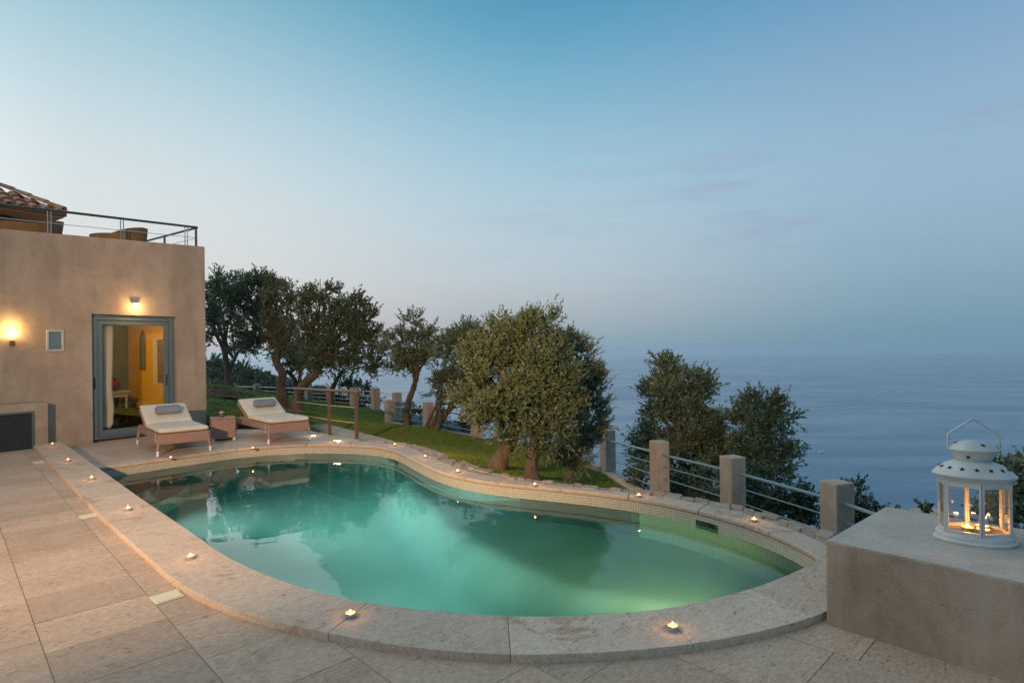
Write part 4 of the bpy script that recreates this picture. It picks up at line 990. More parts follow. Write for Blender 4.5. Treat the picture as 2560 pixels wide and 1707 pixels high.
mc_ = d_for_u(358, sw0); mir = thing('wall_mirror', 'narrow pointed mirror hanging on the ochre room wall', 'mirror', wp_(sc_-T-.03, mc_, 1.6))
def sidepanel(s, pts, th_): return MB().add([wp_(s, d, z) for d, z in pts]+[wp_(s-th_, d, z) for d, z in pts], [tuple(range(len(pts)-1, -1, -1)), tuple(range(len(pts), 2*len(pts)))]+[(i, (i+1) % len(pts), len(pts)+(i+1) % len(pts), len(pts)+i) for i in range(len(pts))])
sidepanel(sw0+.003, [(mc_-.14, 1.25), (mc_+.14, 1.25), (mc_+.14, 2.0), (mc_, 2.2), (mc_-.14, 2.0)], .025).build('frame', M_SOFFIT, mir)
sidepanel(sw0-.0225, [(mc_-.08, 1.33), (mc_+.08, 1.33), (mc_+.08, 1.85), (mc_-.08, 1.85)], .004).build('mirror_glass', M_SCREEN, mir)
# room light
pl = wp_((dl+dr)/2-.6, 1.3, 2.35)
rl = thing('pendant_lamp', 'warm pendant lamp hanging from the ceiling of the room', 'lamp', pl)
MB().lathe([(.02, .1), (.12, .02), (.15, -.06), (.14, -.061), (.11, .01), (.01, .09)], pl, 20).build('lamp_shade', M_CREAM, rl, smooth=True)
MB().tube([pl+Vector((0, 0, .1)), pl+Vector((0, 0, .40))], .006, 6).build('cord', M_BLACK, rl)
MB().lathe([(.01, -.05), (.035, -.03), (.035, 0), (.01, .03)], pl, 12).build('bulb', M_LAMP, rl, smooth=True)
light('room_light', 'POINT', pl+Vector((0, 0, -.12)), 62, (1, .62, .26), .06)
# plinth box with louvred grille by the wall
bxr = ws(onwall(118, 1060)); gz = D(118, 1006, onwall(118, 1060).y-.3).z
PB = .38; top = [ray(0, 1012), ray(123, 1005)]
gt_ = onwall(121, 1005, PB).z; gs = ws(onwall(121, 1040, PB)); print('grille box', gt_, gs)
gb_ = thing('grille_cabinet', 'low plastered cabinet with grey louvre grille beside the house wall', 'cabinet', wp_(gs-1, -PB/2, 0))
wbox(MB(), gs-2.4, gs, -PB, -.002, 0.0, gt_).build('cabinet_body', M_WALL, gb_, bevel=.015)
g0, g1 = ws(onwall(0, 1060, PB))-.5, ws(onwall(85, 1060, PB)); gtop = onwall(60, 1029, PB).z
fr_ = MB(); wbox(fr_, g0, g1, -PB-.02, -PB-.001, gtop-.035, gtop); wbox(fr_, g1-.035, g1, -PB-.02, -PB-.001, .02, gtop-.0355); wbox(fr_, g0, g0+.035, -PB-.02, -PB-.001, .02, gtop-.0355)
gfo = fr_.build('grille_frame', M_LOUV, gb_)
wbox(MB(), g0+.036, g1-.036, -PB-.004, -PB-.002, .02, gtop-.037).build('grille_back', M_LEAFW, gb_)  # dark sheet whose colour stands in for shade behind the slats
nsl = 20; sl0 = None
for k in range(nsl):
    zz = .05+k*(gtop-.1)/nsl; m1 = MB(); c = wp_((g0+g1)/2, -PB-.011, zz+.012); tl_ = math.radians(35)
    ax = (axw[0], axw[1]*math.cos(tl_)+axw[2]*math.sin(tl_), -axw[1]*math.sin(tl_)+axw[2]*math.cos(tl_)); m1.box(c, (g1-g0-.075, .016, .003), ax=ax).build('slat', M_LOUV, gfo)
# wall lamp
wl = onwall(31, 836, .09); lampw = thing('wall_lamp', 'glowing glass wall lamp at the left edge of the house wall', 'lamp', onwall(31, 858))
MB().lathe([(.03, -.05), (.055, -.03), (.062, .01), (.058, .045), (.03, .06)], wl, 18).build('lamp_glass', M_LAMP, lampw, smooth=True)
b1 = onwall(31, 858, .05); MB().box(b1, (.05, .10, .09), ax=axw).build('bracket', M_RUST, lampw, bevel=.004)
MB().lathe([(.045, -.055), (.045, -.049), (.02, -.048)], wl, 16).build('holder', M_RUST, lampw)
light('wall_lamp_light', 'POINT', wl+Vector((Wn.x, Wn.y, 0))*.02+Vector((0, 0, .115)), 6, (1, .55, .16), .03)
dlp = onwall(340, 762, .06); ld_ = thing('door_lamp', 'small square floodlight glowing above the sliding door', 'lamp', onwall(340, 760))
MB().box(dlp+Vector((0, 0, .040)), (.11, .10, .014), ax=axw).build('lamp_housing', M_RUST, ld_, bevel=.004)
MB().box(dlp+Vector((Wn.x*.02, Wn.y*.02, -.012)), (.085, .06, .075), ax=axw).build('lamp_glass', M_LAMP, ld_, bevel=.006)
l = light('door_lamp_light', 'POINT', dlp+Vector((Wn.x*.16, Wn.y*.16, -.08)), 9, (1, .60, .26), .03)
# notice board
nb = [onwall(*p, .01) for p in ((115,824),(159,826),(159,876),(116,878))]; s0, s1 = ws(nb[0]), ws(nb[1]); z1_, z0_ = nb[0].z, nb[3].z
nbt = thing('notice_frame', 'white framed notice sheet on the wall right of the wall lamp', 'frame', wp_(s0, 0, z0_))
fm = MB(); fb = .035
wbox(fm, s0, s0+fb, -.03, -.001, z0_, z1_); wbox(fm, s1-fb, s1, -.03, -.001, z0_, z1_); wbox(fm, s0+fb+.001, s1-fb-.001, -.03, -.001, z0_, z0_+fb); wbox(fm, s0+fb+.001, s1-fb-.001, -.03, -.001, z1_-fb, z1_)
fm.build('frame', M_WHITE, nbt, bevel=.004)
wbox(MB(), s0+fb+.001, s1-fb-.001, -.008, -.002, z0_+fb+.001, z1_-fb-.001).build('sheet', M_SCREEN, nbt)
ln_ = MB()
for k in range(7): wbox(ln_, s0+fb+.03, s1-fb-.02-.01*(k % 3), -.0095, -.0085, z1_-fb-.05-k*.028, z1_-fb-.044-k*.028)
tag(ln_.build('text_lines', mat('pale_ink', (.22, .28, .32), .8), nbt), kind='stuff')
# hidden garden-side floods: two spots on one pole, inferred from the warm light
FL = [Vector((-2.9, -1.4, 3.0))]
for i, p in enumerate(FL):
    fl = thing('flood_lamp', 'garden floodlight on a pole behind the near deck', 'lamp', (p.x, p.y-.1, ZD))
    MB().tube([(p.x, p.y-.12, ZD), (p.x, p.y-.12, p.z-.02)], .03, 10).build('pole', M_DARKRAIL, fl)
    MB().box(p+Vector((0, -.10, 0)), (.16, .08, .12)).build('lamp_housing', M_DARKRAIL, fl, bevel=.01)
    lo = light('flood_light', 'SPOT', p, 4600, (1, .66, .38), .09, spot_size=math.radians(72), spot_blend=.95); aim(lo, (-3.4, 11.0, 2.2))
    lo2 = light('tree_flood_light', 'SPOT', p+Vector((.25, 0, 0)), 1500, (1, .62, .30), .09, spot_size=math.radians(34), spot_blend=.8); aim(lo2, (.35, 8.6, .75))
wl2 = thing('side_pole_lamp', 'assumed unseen lamp on a short pole beyond the left edge of view', 'lamp', (-6.6, 3.4, 1.9))  # unseen pole lamp, assumed for the warm light on the left deck
MB().lathe([(.03, -.05), (.06, -.02), (.06, .04), (.03, .06)], (-6.6, 3.4, 1.9), 16).build('lamp_glass', M_LAMP, wl2, smooth=True)
MB().tube([(-6.6, 3.4, ZD), (-6.6, 3.4, 1.85)], .02, 8).build('pole', M_DARKRAIL, wl2)
light('side_pole_light', 'POINT', (-6.6, 3.4, 1.99), 44, (1, .53, .21), .07)

# roof-terrace railing
rd_ = .12
def rail_pt(u, v, d): return inroom(u, v, d)
ra0, ra1 = rail_pt(0, 511, rd_), rail_pt(494, 569, rd_); rz = ra1.z; rzl = ra0.z+(ra0.z-ra1.z)/(ws(ra0)-ws(ra1))*(SL-ws(ra0)); rs1 = ws(ra1)
rail = thing('roof_railing', 'dark metal railing along the roof terrace parapet', 'railing', wp_(rs1, rd_, ptop))
MB().tube([wp_(SL, rd_, rzl), wp_(rs1, rd_, rz)], .024, 8).build('handrail', M_DARKRAIL, rail, smooth=True)
MB().tube([wp_(rs1, rd_+.03, rz), wp_(rs1, 5.6, rz)], .024, 8).build('handrail', M_DARKRAIL, rail, smooth=True)
for f in (.46,): MB().tube([wp_(SL, rd_, ptz(SL)+(rzl-ptz(SL))*f), wp_(rs1, rd_, ptop+(rz-ptop)*f)], .006, 6).build('cable', M_STEEL, rail); MB().tube([wp_(rs1, rd_+.02, ptop+(rz-ptop)*f), wp_(rs1, 5.6, ptop+(rz-ptop)*f)], .006, 6).build('cable', M_STEEL, rail)
for u in (123, 305, 465):
    s = ws(inroom(u, 560, rd_))
    for ds in (-.025, .025): wbox(MB(), s+ds-.006, s+ds+.006, rd_-.01, rd_+.01, ptz(s)-.02, rz+(rzl-rz)*(s-rs1)/(SL-rs1)-.02).build('post', M_STEEL, rail)
for dd in (rd_+.02, 1.6, 3.2, 4.8): wbox(MB(), rs1-.03, rs1+.0, dd, dd+.05, ptop-.4, rz-.02).build('post', M_DARKRAIL, rail)
# wicker tub chairs on the roof terrace
def tub_chair(c, w, h, face, label):
    t = thing('wicker_tub_chair', label, 'chair', c, 0, 'wicker tub chairs on the roof terrace')
    mb = MB(); n = 40; vs = []; 
    for r, zf, k in ((.80, 0, 0), (.93, .45, 0), (1.0, 1.0, 1), (.95, 1.0, 1), (.88, .5, 0), (.8, .42, 0)):
        for j in range(n):
            a = 2*math.pi*j/n; z = h*(zf if not k else (.72+.28*max(0, math.cos(a-face))**.7)); vs.append((c.x+w/2*r*math.cos(a), c.y+w/2*r*math.sin(a), c.z+z))
    fs = [(i*n+j, i*n+(j+1) % n, (i+1)*n+(j+1) % n, (i+1)*n+j) for i in range(5) for j in range(n)]+[tuple(range(5*n, 6*n))]
    mb.add(vs, fs).build('shell', M_WICKB, t, smooth=True)
    MB().lathe([(.74*w/2, h*.425), (.76*w/2, h*.5), (.7*w/2, h*.55), (.05, h*.56)], c, 24).build('seat_cushion', M_DRED, t, smooth=True)
zr = ptop-.4
q1 = inroom(298, 590, 1.0); q1 = Vector((q1.x, q1.y, zr)); tub_chair(q1, 1.02, inroom(300, 569, 1.0).z-zr, 0.4, 'honey wicker tub chair behind the middle of the roof railing')
q2 = inroom(50, 575, .95); q2 = Vector((q2.x, q2.y, zr)); tub_chair(q2, 1.30, inroom(50, 545, .95).z-zr, 1.0, 'larger wicker tub chair below the tiled eave')
# upper storey with hipped tile roof
E0 = D(160, 538, 12.9); eu = Vector((WD.x, WD.y, 0)); ei = Vector((-Wn.x, -Wn.y, 0))
ez = E0.z; Lr = 4.4; pitch = math.radians(29)
def UP(s, d, z): return E0+eu*s+ei*d+Vector((0, 0, z))
up = MB().box(UP(-.65-2.2, .65+1.9, -1.3), (4.4, 3.8, 2.4), ax=(eu, ei, Vector((0, 0, 1)))).build('upper_wall', M_SOFFIT, vil)
rf = MB().add([UP(0, 0, .03), UP(-Lr, 0, .03), UP(-Lr, Lr, .03+Lr*math.tan(pitch)), UP(0, 2*Lr, .03), UP(0, 0, -.06), UP(-Lr, 0, -.06), UP(-Lr, Lr, -.06), UP(0, 2*Lr, -.06)], [(0, 2, 1), (0, 3, 2), (4, 5, 6), (4, 6, 7), (0, 1, 5, 4), (0, 4, 7, 3)]).build('roof', M_RTILE, vil)
MB().tube([UP(.02, -.06, .0), UP(-Lr, -.06, .0)], .05, 10).build('gutter', M_RUST, vil, smooth=True)
dp = UP(-1.0, .6, 0); MB().tube([dp+Vector((0, 0, -.1)), dp+Vector((0, 0, -1.6))], .035, 8).build('downpipe', M_CREAM, vil, smooth=True)
tw_, tl_ = .21, .27
tm = MB(); nn = 8; vs = []
for (yy, rr, zz) in ((0, .085, .0), (tl_+.04, .066, .0)):
    for ro in (rr, rr-.014):
        for j in range(nn+1): a = math.pi*j/nn; vs.append((ro*math.cos(a), yy, ro*math.sin(a)*.85+zz))
k = nn+1; fs = []
for j in range(nn): fs += [(j, j+1, 2*k+j+1, 2*k+j), (k+j+1, k+j, 3*k+j, 3*k+j+1), (j+1, j, k+j, k+j+1)]
tm.add(vs, fs); tile0 = tm.build('roof_tile', M_RTILE, None, smooth=True)
base_rot = Matrix((( eu.x, ei.x, 0), (eu.y, ei.y, 0), (0, 0, 1))).to_4x4()
first = True
for c in range(21):
    s = -.1-c*tw_; n = int(max(1, (abs(s)+.1)/tl_+.4))
    for r in range(n):
        for kind in (0, 1):
            o = tile0 if first else tile0.copy()
            if not first: COL.objects.link(o)
            first = False
            d = r*tl_-.05; pos = UP(s-(tw_/2 if kind else 0), d*math.cos(pitch), .05+d*math.sin(pitch)+(.025 if kind else .02)+.0)
            Rm = base_rot @ Matrix.Rotation(pitch-(.07), 4, 'X') @ (Matrix.Rotation(math.pi, 4, 'Y') if kind else Matrix.Identity(4))
            o.matrix_world = Matrix.Translation(pos) @ Rm @ Matrix.Rotation(random.uniform(-.02, .02), 4, 'Z'); mw = Matrix.Translation(pos) @ Rm
            o.parent = rf; o.matrix_parent_inverse = wm(rf).inverted()
hipd = (eu*-1+ei).normalized(); hp = math.atan(math.tan(pitch)/math.sqrt(2))
for r in range(14):
    o = tile0.copy(); COL.objects.link(o); d = r*.36; pos = E0+hipd*(d*math.cos(hp))+Vector((0, 0, .10+d*math.sin(hp)+r*.002))
    xa = hipd.cross(Vector((0, 0, 1))); Rm = Matrix(((xa.x, hipd.x, 0), (xa.y, hipd.y, 0), (0, 0, 1))).to_4x4() @ Matrix.Rotation(hp, 4, 'X') @ Matrix.Scale(1.3, 4)
    o.matrix_world = Matrix.Translation(pos) @ Rm; o.parent = rf; o.matrix_parent_inverse = wm(rf).inverted()
# tiles on the right-hand slope, seen along its edge
for c in range(12):
    d0_ = .1+c*tw_; n = min(int(max(1, (d0_)/tl_+.4)), 4)
    for r in range(n):
        o = tile0.copy(); COL.objects.link(o); d = r*tl_-.05; pos = UP(-d*math.cos(pitch), d0_, .07+d*math.sin(pitch))
        Rm = Matrix(((ei.x, -eu.x, 0), (ei.y, -eu.y, 0), (0, 0, 1))).to_4x4() @ Matrix.Rotation(pitch, 4, 'X'); o.matrix_world = Matrix.Translation(pos) @ Rm; o.parent = rf; o.matrix_parent_inverse = wm(rf).inverted()

# ------------------------------------------------------------------ loungers, side table
def make_lounger(label):
    t = thing('sun_lounger', label, 'sun lounger', (0,0,0), 0, 'sun loungers on the terrace')
    W, L, H = .74, 1.72, .35       # x across, y from the foot end away
    def B(mb, x0, x1, y0, y1, z0, z1): return mb.box(((x0+x1)/2, (y0+y1)/2, (z0+z1)/2), (x1-x0, y1-y0, z1-z0))
    m = MB(); zt = H
    B(m, -W/2, W/2, 0, .05, zt-.17, zt); B(m, -W/2, -W/2+.04, .0505, L, zt-.12, zt); B(m, W/2-.04, W/2, .0505, L, zt-.12, zt); B(m, -W/2+.0405, W/2-.0405, L-.04, L, zt-.10, zt-.002); B(m, -W/2+.0405, W/2-.0405, .0505, 1.12, zt-.04, zt-.015)
    local(m.build('frame', M_WICK, None, bevel=.01), t)
    for sx in (-1, 1):
        for (yy, dy) in ((.03, -.035), (L-.04, .03)):
            x = sx*(W/2-.02); foot = sx*(W/2+.012)
            l = MB().tube([(x, yy, zt-.05), (foot, yy+dy*.8, .085)], [.032, .021], 8).build('leg', M_WICK, None, smooth=True); local(l, t)
            local(MB().tube([(foot, yy+dy*.8, .0855), (foot+sx*.003, yy+dy, .001)], [.021, .021], 10).build('foot_cap', M_CAP, None, smooth=True), l)
    # mattress (seat) and backrest
    hy, an_ = 1.06, math.radians(26); Lb = .63
    def pad(w, l, th, nx=16, ny=22):
        mb = MB(); vs, fs = [], []
        for s_ in (0, 1):
            for j in range(ny+1):
                for i in range(nx+1):
                    fx, fy = i/nx*2-1, j/ny*2-1; sg = lambda q: math.copysign(1-(1-abs(q))**1.7, q)
                    fx, fy = sg(fx), sg(fy); e = (1-abs(fx)**12)**(1/2.6)*(1-abs(fy)**18)**(1/2.6)
                    sag = .05*math.sin(fx*2.2+fy*5)*math.cos(fy*3.1)+.05*math.cos(fy*9)*(1-fx*fx)
                    z = th*(.5*e+sag*e*.35) if s_ else -th*.5*e
                    vs.append((fx*w/2*(.985+.015*e), (fy+1)*l/2, th*.5+z))
        k = (nx+1)*(ny+1)
        for j in range(ny):
            for i in range(nx): a = j*(nx+1)+i; fs += [(k+a, k+a+1, k+a+nx+2, k+a+nx+1), (a, a+nx+1, a+nx+2, a+1)]
        return mb.add(vs, fs)
    s1 = local(pad(W-.0, hy+.02, .085).build('mattress', M_CUSH, None, smooth=True), t); s1.location = (0, -.015, H+.002)
    s2 = local(pad(W, Lb, .075).build('back_cushion', M_CUSH, None, smooth=True), t); s2.location = (0, hy+.005, H+.03); s2.rotation_euler = (an_, 0, 0)
    fb_ = local(MB().box((0, Lb/2, -.022), (W, Lb, .04)).build('backrest', M_WICK, None, bevel=.01), t); fb_.location = (0, hy+.01, H+.02); fb_.rotation_euler = (an_, 0, 0)
    pr = local(MB().tube([(0, hy+.5, H-.09), (0, hy+.52, H+.30)], .012, 6).build('prop', M_RUST, None), t)
    # bolster
    bl_ = MB(); n = 18; vs = []; R0, wl_ = .082, .41
    for i, (x, r) in enumerate(((-wl_/2, .35), (-wl_/2+.012, .8), (-wl_/2+.04, .97), (-wl_/4, 1), (0, .99), (wl_/4, 1), (wl_/2-.04, .97), (wl_/2-.012, .8), (wl_/2, .35))):
        for j in range(n): a = 2*math.pi*j/n; vs.append((x, R0*1.12*r*math.cos(a), R0*.92*r*math.sin(a)))
    bl_.add(vs, [(i*n+j, i*n+(j+1) % n, (i+1)*n+(j+1) % n, (i+1)*n+j) for i in range(8) for j in range(n)]+[tuple(range(n-1, -1, -1)), tuple(range(8*n, 9*n))])
    b_ = local(bl_.build('bolster', M_PILL, None, smooth=True), t); yb = Lb*.46; zb = .075+.062
    b_.location = (.02, hy+yb*math.cos(an_)-zb*math.sin(an_), H+.03+yb*math.sin(an_)+zb*math.cos(an_)); b_.rotation_euler = (an_, 0, 0)
    st = local(MB().box((0, .0, 0), (.22, .22, .006)).build('strap', M_PILL, None), t); yb = Lb*.56; zb = .081
    st.location = (.0, hy+yb*math.cos(an_)-zb*math.sin(an_), H+.03+yb*math.sin(an_)+zb*math.cos(an_)); st.rotation_euler = (an_, 0, 0)
    local(MB().tube([(-W/2-.004, .16, zt-.0), (-W/2-.012, .17, zt-.08), (-W/2-.004, .15, zt-.16)], .004, 6).build('tie', M_CUSH, None), t)
    return t
lg = make_lounger('cream cushioned wicker lounger in front of the glass door')
f1l, f1r = G(395, 1141), G(525, 1127)
def place(o, fl, fr_):
    c = (fl+fr_)/2; w = (fr_-fl).to_2d(); o.location = (c.x, c.y, .0); o.rotation_euler = (0, 0, math.atan2(w.y, w.x)+.0)
place(lg, f1l, f1r); lg.rotation_euler.z = (lg.rotation_euler.z+math.atan2(.698, .716))/2
l2 = dup(lg, (0,0,0), 0, 'cream cushioned wicker lounger by the railing, right of the side table'); place(l2, G(672, 1110), G(775, 1098)); l2.rotation_euler.z = (l2.rotation_euler.z+math.atan2(.698, .716))/2
sp0, sp1 = G(529, 1104), G(590, 1099); tz = D(531, 1047, sp0.y).z; e = (sp1-sp0).to_2d(); wq = e.length; e.normalize(); e3 = Vector((e.x, e.y, 0)); n3 = Vector((-e.y, e.x, 0))
stt = thing('side_table', 'pink wicker cube table between the two loungers', 'table', (sp0+sp1)/2+n3*wq/2)
c = (sp0+sp1)/2+n3*wq/2
MB().box(c+Vector((0, 0, (tz-.02+.05)/2)), (wq, wq, tz-.02-.05), ax=(e3, n3, Vector((0, 0, 1)))).build('table_body', M_WICK, stt, bevel=.012)
MB().box(c+Vector((0, 0, tz-.009)), (wq+.01, wq+.01, .018), ax=(e3, n3, Vector((0, 0, 1)))).build('tabletop', M_WICK, stt, bevel=.005)
for a in (-1, 1):
    for b in (-1, 1): MB().box(c+e3*a*(wq/2-.03)+n3*b*(wq/2-.03)+Vector((0, 0, .025)), (.045, .045, .049), ax=(e3, n3, Vector((0, 0, 1)))).build('leg', M_CAP, stt)
pc_ = c+Vector((-.02, 0, tz)); hb = .10
jr = thing('candle_jar', 'small dark wooden candle holder with pale candle on the side table', 'candle holder', pc_)
MB().lathe([(.045, .0005), (.047, .05), (.045, .085)], pc_, 18).build('holder', M_RUST, jr, smooth=True); MB().lathe([(.044, .0855), (.044, .102), (.01, .104)], pc_, 18).build('candle', M_CREAM, jr, smooth=True)

# ------------------------------------------------------------------ railing at the terrace edge
rb = [G(740, 1066), G(824, 1086), G(892, 1097)]; rt = [D(740, 972, rb[0].y), D(822, 976, rb[1].y), D(893, 979, rb[2].y)]
hR = sum(rt[i].z for i in range(3))/3; print('railing heights', [p.z for p in rt], [tuple(round(k, 2) for k in p) for p in rb])
tr = thing('terrace_railing', 'brown metal railing with three posts beside the right lounger', 'railing', rb[1])
dd = (rb[2]-rb[0]).normalized(); nd = Vector((-dd.y, dd.x, 0)); axr = (dd, nd, Vector((0, 0, 1)))
for i, p in enumerate(rb):
    for s_ in (-1, 1): MB().box(p+dd*s_*.016+Vector((0, 0, rt[i].z/2-.01)), (.022, .05, rt[i].z-.02), ax=axr).build('post', M_RUST, tr, bevel=.002)
MB().tube([rt[0]-dd*.12+Vector((0, 0, .0)), rt[1], rt[2]+dd*.10], .032, 8).build('handrail', M_RUST, tr, smooth=True)
for f in (.34, .665):
    MB().tube([rb[i]+Vector((0, 0, rt[i].z*(1-f))) for i in range(3)], .006, 6).build('cable', M_CREAM, tr)
# sunken planter kerb behind the railing
kb = [G(768, 1060, -.05), G(800, 1059, -.05), G(930, 1092, -.05), G(985, 1107, -.05), G(940, 1101.5, -.02), G(898, 1099, -.02), G(832, 1089.5, -.02), G(778, 1078, -.02)]
ke = struct('stone_kerb'); MB().prism([(p.x, p.y) for p in kb], -.4, -.012).build('kerb_block', M_WALL, ke, bevel=.01)
# recessed floor lamps
for i, (px, lab) in enumerate((((782,1090), 'recessed round floor lamp by the foot of the right lounger'), ((845,1103), 'recessed round floor lamp beside a tealight at the pool edge'))):
    p = G(*px); fl = thing('floor_lamp', lab, 'floor lamp', p, 0, 'recessed floor lamps in the terrace')
    MB().lathe([(.075, .001), (.075, .006), (.062, .007)], p, 24).build('ring', M_STEEL, fl); MB().lathe([(.061, .0012), (.061, .0085), (.03, .012)], p, 20).build('lens', M_LAMPD, fl)
    light('floor_lamp_light', 'POINT', p+Vector((0, 0, .06)), .8, (1, .75, .45), .04)

# ------------------------------------------------------------------ fences
def fence(name, label, pts, sq, mpost, bars, mbar, bar_r=(.022, .010)):
    """pts: list of (plan point, top z, bottom z)"""
    c = pts[len(pts)//2]; t = thing(name, label, 'fence', (c[0].x, c[0].y, c[2]))
    n = len(pts)
    for i, (p, zt, zb) in enumerate(pts):
        dvec = (pts[min(i+1, n-1)][0]-pts[max(i-1, 0)][0]).normalized(); ax = (Vector((dvec.x, dvec.y, 0)), Vector((-dvec.y, dvec.x, 0)), Vector((0, 0, 1)))
        MB().box((p.x, p.y, (zt+zb)/2), (sq, sq, zt-zb), ax=ax).build('post', mpost, t, bevel=.012)
    for i in range(n-1):
        (p, zt, zb), (q, zt2, zb2) = pts[i], pts[i+1]; d = (q-p).normalized(); a, b = p+d*(sq/2-.015), q-d*(sq/2-.015)
        for k, dz in enumerate(bars):
            MB().tube([(a.x, a.y, zt-dz), (b.x, b.y, zt2-dz)], bar_r[0] if k == 0 else bar_r[1], 8).build('bar', mbar, t, smooth=True)
    return t
tops = [.12, Cp.z, Bp.z, Ap.z, Dp.z, D(1361, 1060, 14.6).z, D(1191, 1022, 16.4).z, D(1070, 1005, 18.3).z, D(973, 1000, 20.2).z]; tops[5] = (tops[4]+tops[6])/2
P1 = [(p, zt, min(lh(p.x, p.y)-.1, zt-1.0)) for p, zt in zip(F1, tops)]
fence('post_and_bar_fence', 'square stone posts joined by blue grey bars along the cliff edge', P1, .25, M_POST, (.22, .42, .62, .82), M_BAR)
P2 = [(Vector((p.x, p.y)), p.z, lh(p.x, p.y)-.1) for p in F2]
fence('post_and_wire_fence', 'row of pale stone posts with thin bars behind the garden trees', P2, .27, M_POST, (.14, .33, .5, .66), M_BARW, (.016, .009))
# low stone kerb below the fence
kw = struct('fence_kerb'); 
for i in range(1, len(F1)-1):
    p, q = F1[i], F1[i+1]; d = (q-p).normalized(); nn2 = Vector((d.y, -d.x)); zz = (P1[i][2]+P1[i+1][2])/2+.14; MB().box((*((p+q)/2), zz), ((q-p).length-.27, .24, .16), ax=(Vector((d.x, d.y, 0)), Vector((-d.y, d.x, 0)), Vector((0, 0, 1)))).build('kerb_block', M_POST, kw, bevel=.02)
# teal netting on the slope below the middle fence
tn_ = [D(955, 1047, 22), D(1010, 1036, 26), D(1180, 1058, 24), D(1185, 1092, 18.6), D(1060, 1082, 20.4), D(960, 1068, 22)]
vs = []; nu, nv = 14, 6
for j in range(nv):
    for i in range(nu):
        a = tn_[1].lerp(tn_[2], i/(nu-1)); b = tn_[5].lerp(tn_[3], i/(nu-1)); p = a.lerp(b, j/(nv-1)); p.z += random.uniform(-.04, .04)-.0; vs.append(tuple(p))
tag(MB().add(vs, [(j*nu+i, j*nu+i+1, (j+1)*nu+i+1, (j+1)*nu+i) for j in range(nv-1) for i in range(nu-1)]).build('ground_netting', M_TEAL, None, smooth=True), 'dark teal netting spread on the slope below the fence', 'netting').modifiers.new('s', 'SOLIDIFY').thickness = .03
# mound of soil on the lawn
p = D(535, 986, 21); zz = lh(p.x, p.y); vs = []; n = 18
for r in range(6):
    for j in range(n): a = 2*math.pi*j/n; R_ = (r/5)*(1+.2*math.sin(3*a)); vs.append((p.x+R_*1.35*math.cos(a)+random.uniform(-.05, .05), p.y+R_*.6*math.sin(a), zz+.36*(1-(r/5)**1.6)+random.uniform(-.04, .05)-.04))
tag(MB().add(vs, [(r*n+j, r*n+(j+1) % n, (r+1)*n+(j+1) % n, (r+1)*n+j) for r in range(5) for j in range(n)]).build('soil_mound', M_SOIL, None), 'brown heap of soil on the lawn behind the house corner', 'soil heap')

# ------------------------------------------------------------------ trees
def lobes_px(lst, y):
    out = []
    for (u, v, ru, rv, *dy) in lst:
        yy = y+(dy[0] if dy else 0); c = D(u, v, yy); out.append((np.array(c), ru*yy/F, rv*yy/F))
    return out
def crown(name, lobes, mat_, parent, leaf=(.07, .018), density=1.0, spiky=.5, shell=.45, droop=0, depthf=.85, per=16):
    Cs, Ds, Ls, Ws, Ts = [], [], [], [], []
    for c, rx, rz in lobes:
        rx, rz = rx*.80, rz*.82; ry = (rx+rz)/2*depthf; area = 4*math.pi*((rx*rz+rx*ry+ry*rz)/3); rm = (rx+ry+rz)/3
        nt_ = max(10, int(density*area/(leaf[0]*leaf[1]*per)*5.4))
        ns = max(7, int(9*(rm/.3)**.8)); ns = min(ns, 30)
        sd = unit(rng.normal(size=(ns, 3))); sc0 = c+sd*np.array([rx, ry, rz])*rng.uniform(.55, 1.12, (ns, 1)); sr = rm*rng.uniform(.20, .42, (ns, 1)); stn = rng.normal(0, .11, ns)
        w_ = (sr[:, 0]**2); w_ /= w_.sum(); k_ = rng.choice(ns, nt_, p=w_)
        d = unit(rng.normal(size=(nt_, 3))+sd[k_]*.35+np.array([0, 0, .15])); base = sc0[k_]+d*sr[k_]*rng.uniform(.25, 1, (nt_, 1))*np.array([1, 1, .8])
        dr_ = unit(d*.7+sd[k_]*.45+rng.normal(size=(nt_, 3))*.4+np.array([0, 0, spiky-droop]))
        tl = leaf[0]*rng.uniform(1.8, 3.8, (nt_, 1)); lng = rng.random(nt_) < .10; tl[lng] *= 1.45
        tone = np.clip(.45+stn[k_]+rng.normal(0, .09, nt_)+d[:, 2]*.10, .02, .92)
        for k in range(per):
            f = (k+.5)/per; pos = base+dr_*tl*f+rng.normal(size=(nt_, 3))*leaf[0]*.10; ld = unit(dr_*.95+rng.normal(size=(nt_, 3))*.6)
            Cs.append(pos+ld*leaf[0]*.35); Ds.append(ld); Ls.append(leaf[0]*rng.uniform(.7, 1.15, nt_)); Ws.append(leaf[1]*rng.uniform(.75, 1.2, nt_))
            t_ = np.clip(tone+rng.normal(0, .09, nt_), 0, .93); t_[rng.random(nt_) < .012] = 1.0; Ts.append(t_)
    V, Fq, tn = leaf_quads(np.concatenate(Cs), np.concatenate(Ds), np.concatenate(Ls), np.concatenate(Ws), np.concatenate(Ts))
    return npmesh(name, V, Fq, mat_, parent, tn), len(Fq)
def limb(pxs, y, r0, r1, dys=None):
    pts = [Vector(D(u, v, y+(dys[i] if dys else 0))) for i, (u, v) in enumerate(pxs)]; out, rad = [], []
    for i in range(len(pts)-1):
        for k in range(4): out.append(pts[i].lerp(pts[i+1], k/4))
    out.append(pts[-1]); out = [out[0]]+[(out[i-1]+2*out[i]+out[i+1])/4 for i in range(1, len(out)-1)]+[out[-1]]
    n = len(out)
    for i in range(n):
        f = i/(n-1); rad.append((r0+(r1-r0)*f**.8)*(1+.10*math.sin(i*2.3)+(.35*(1-f*5) if f < .2 else 0)))
    return out, rad
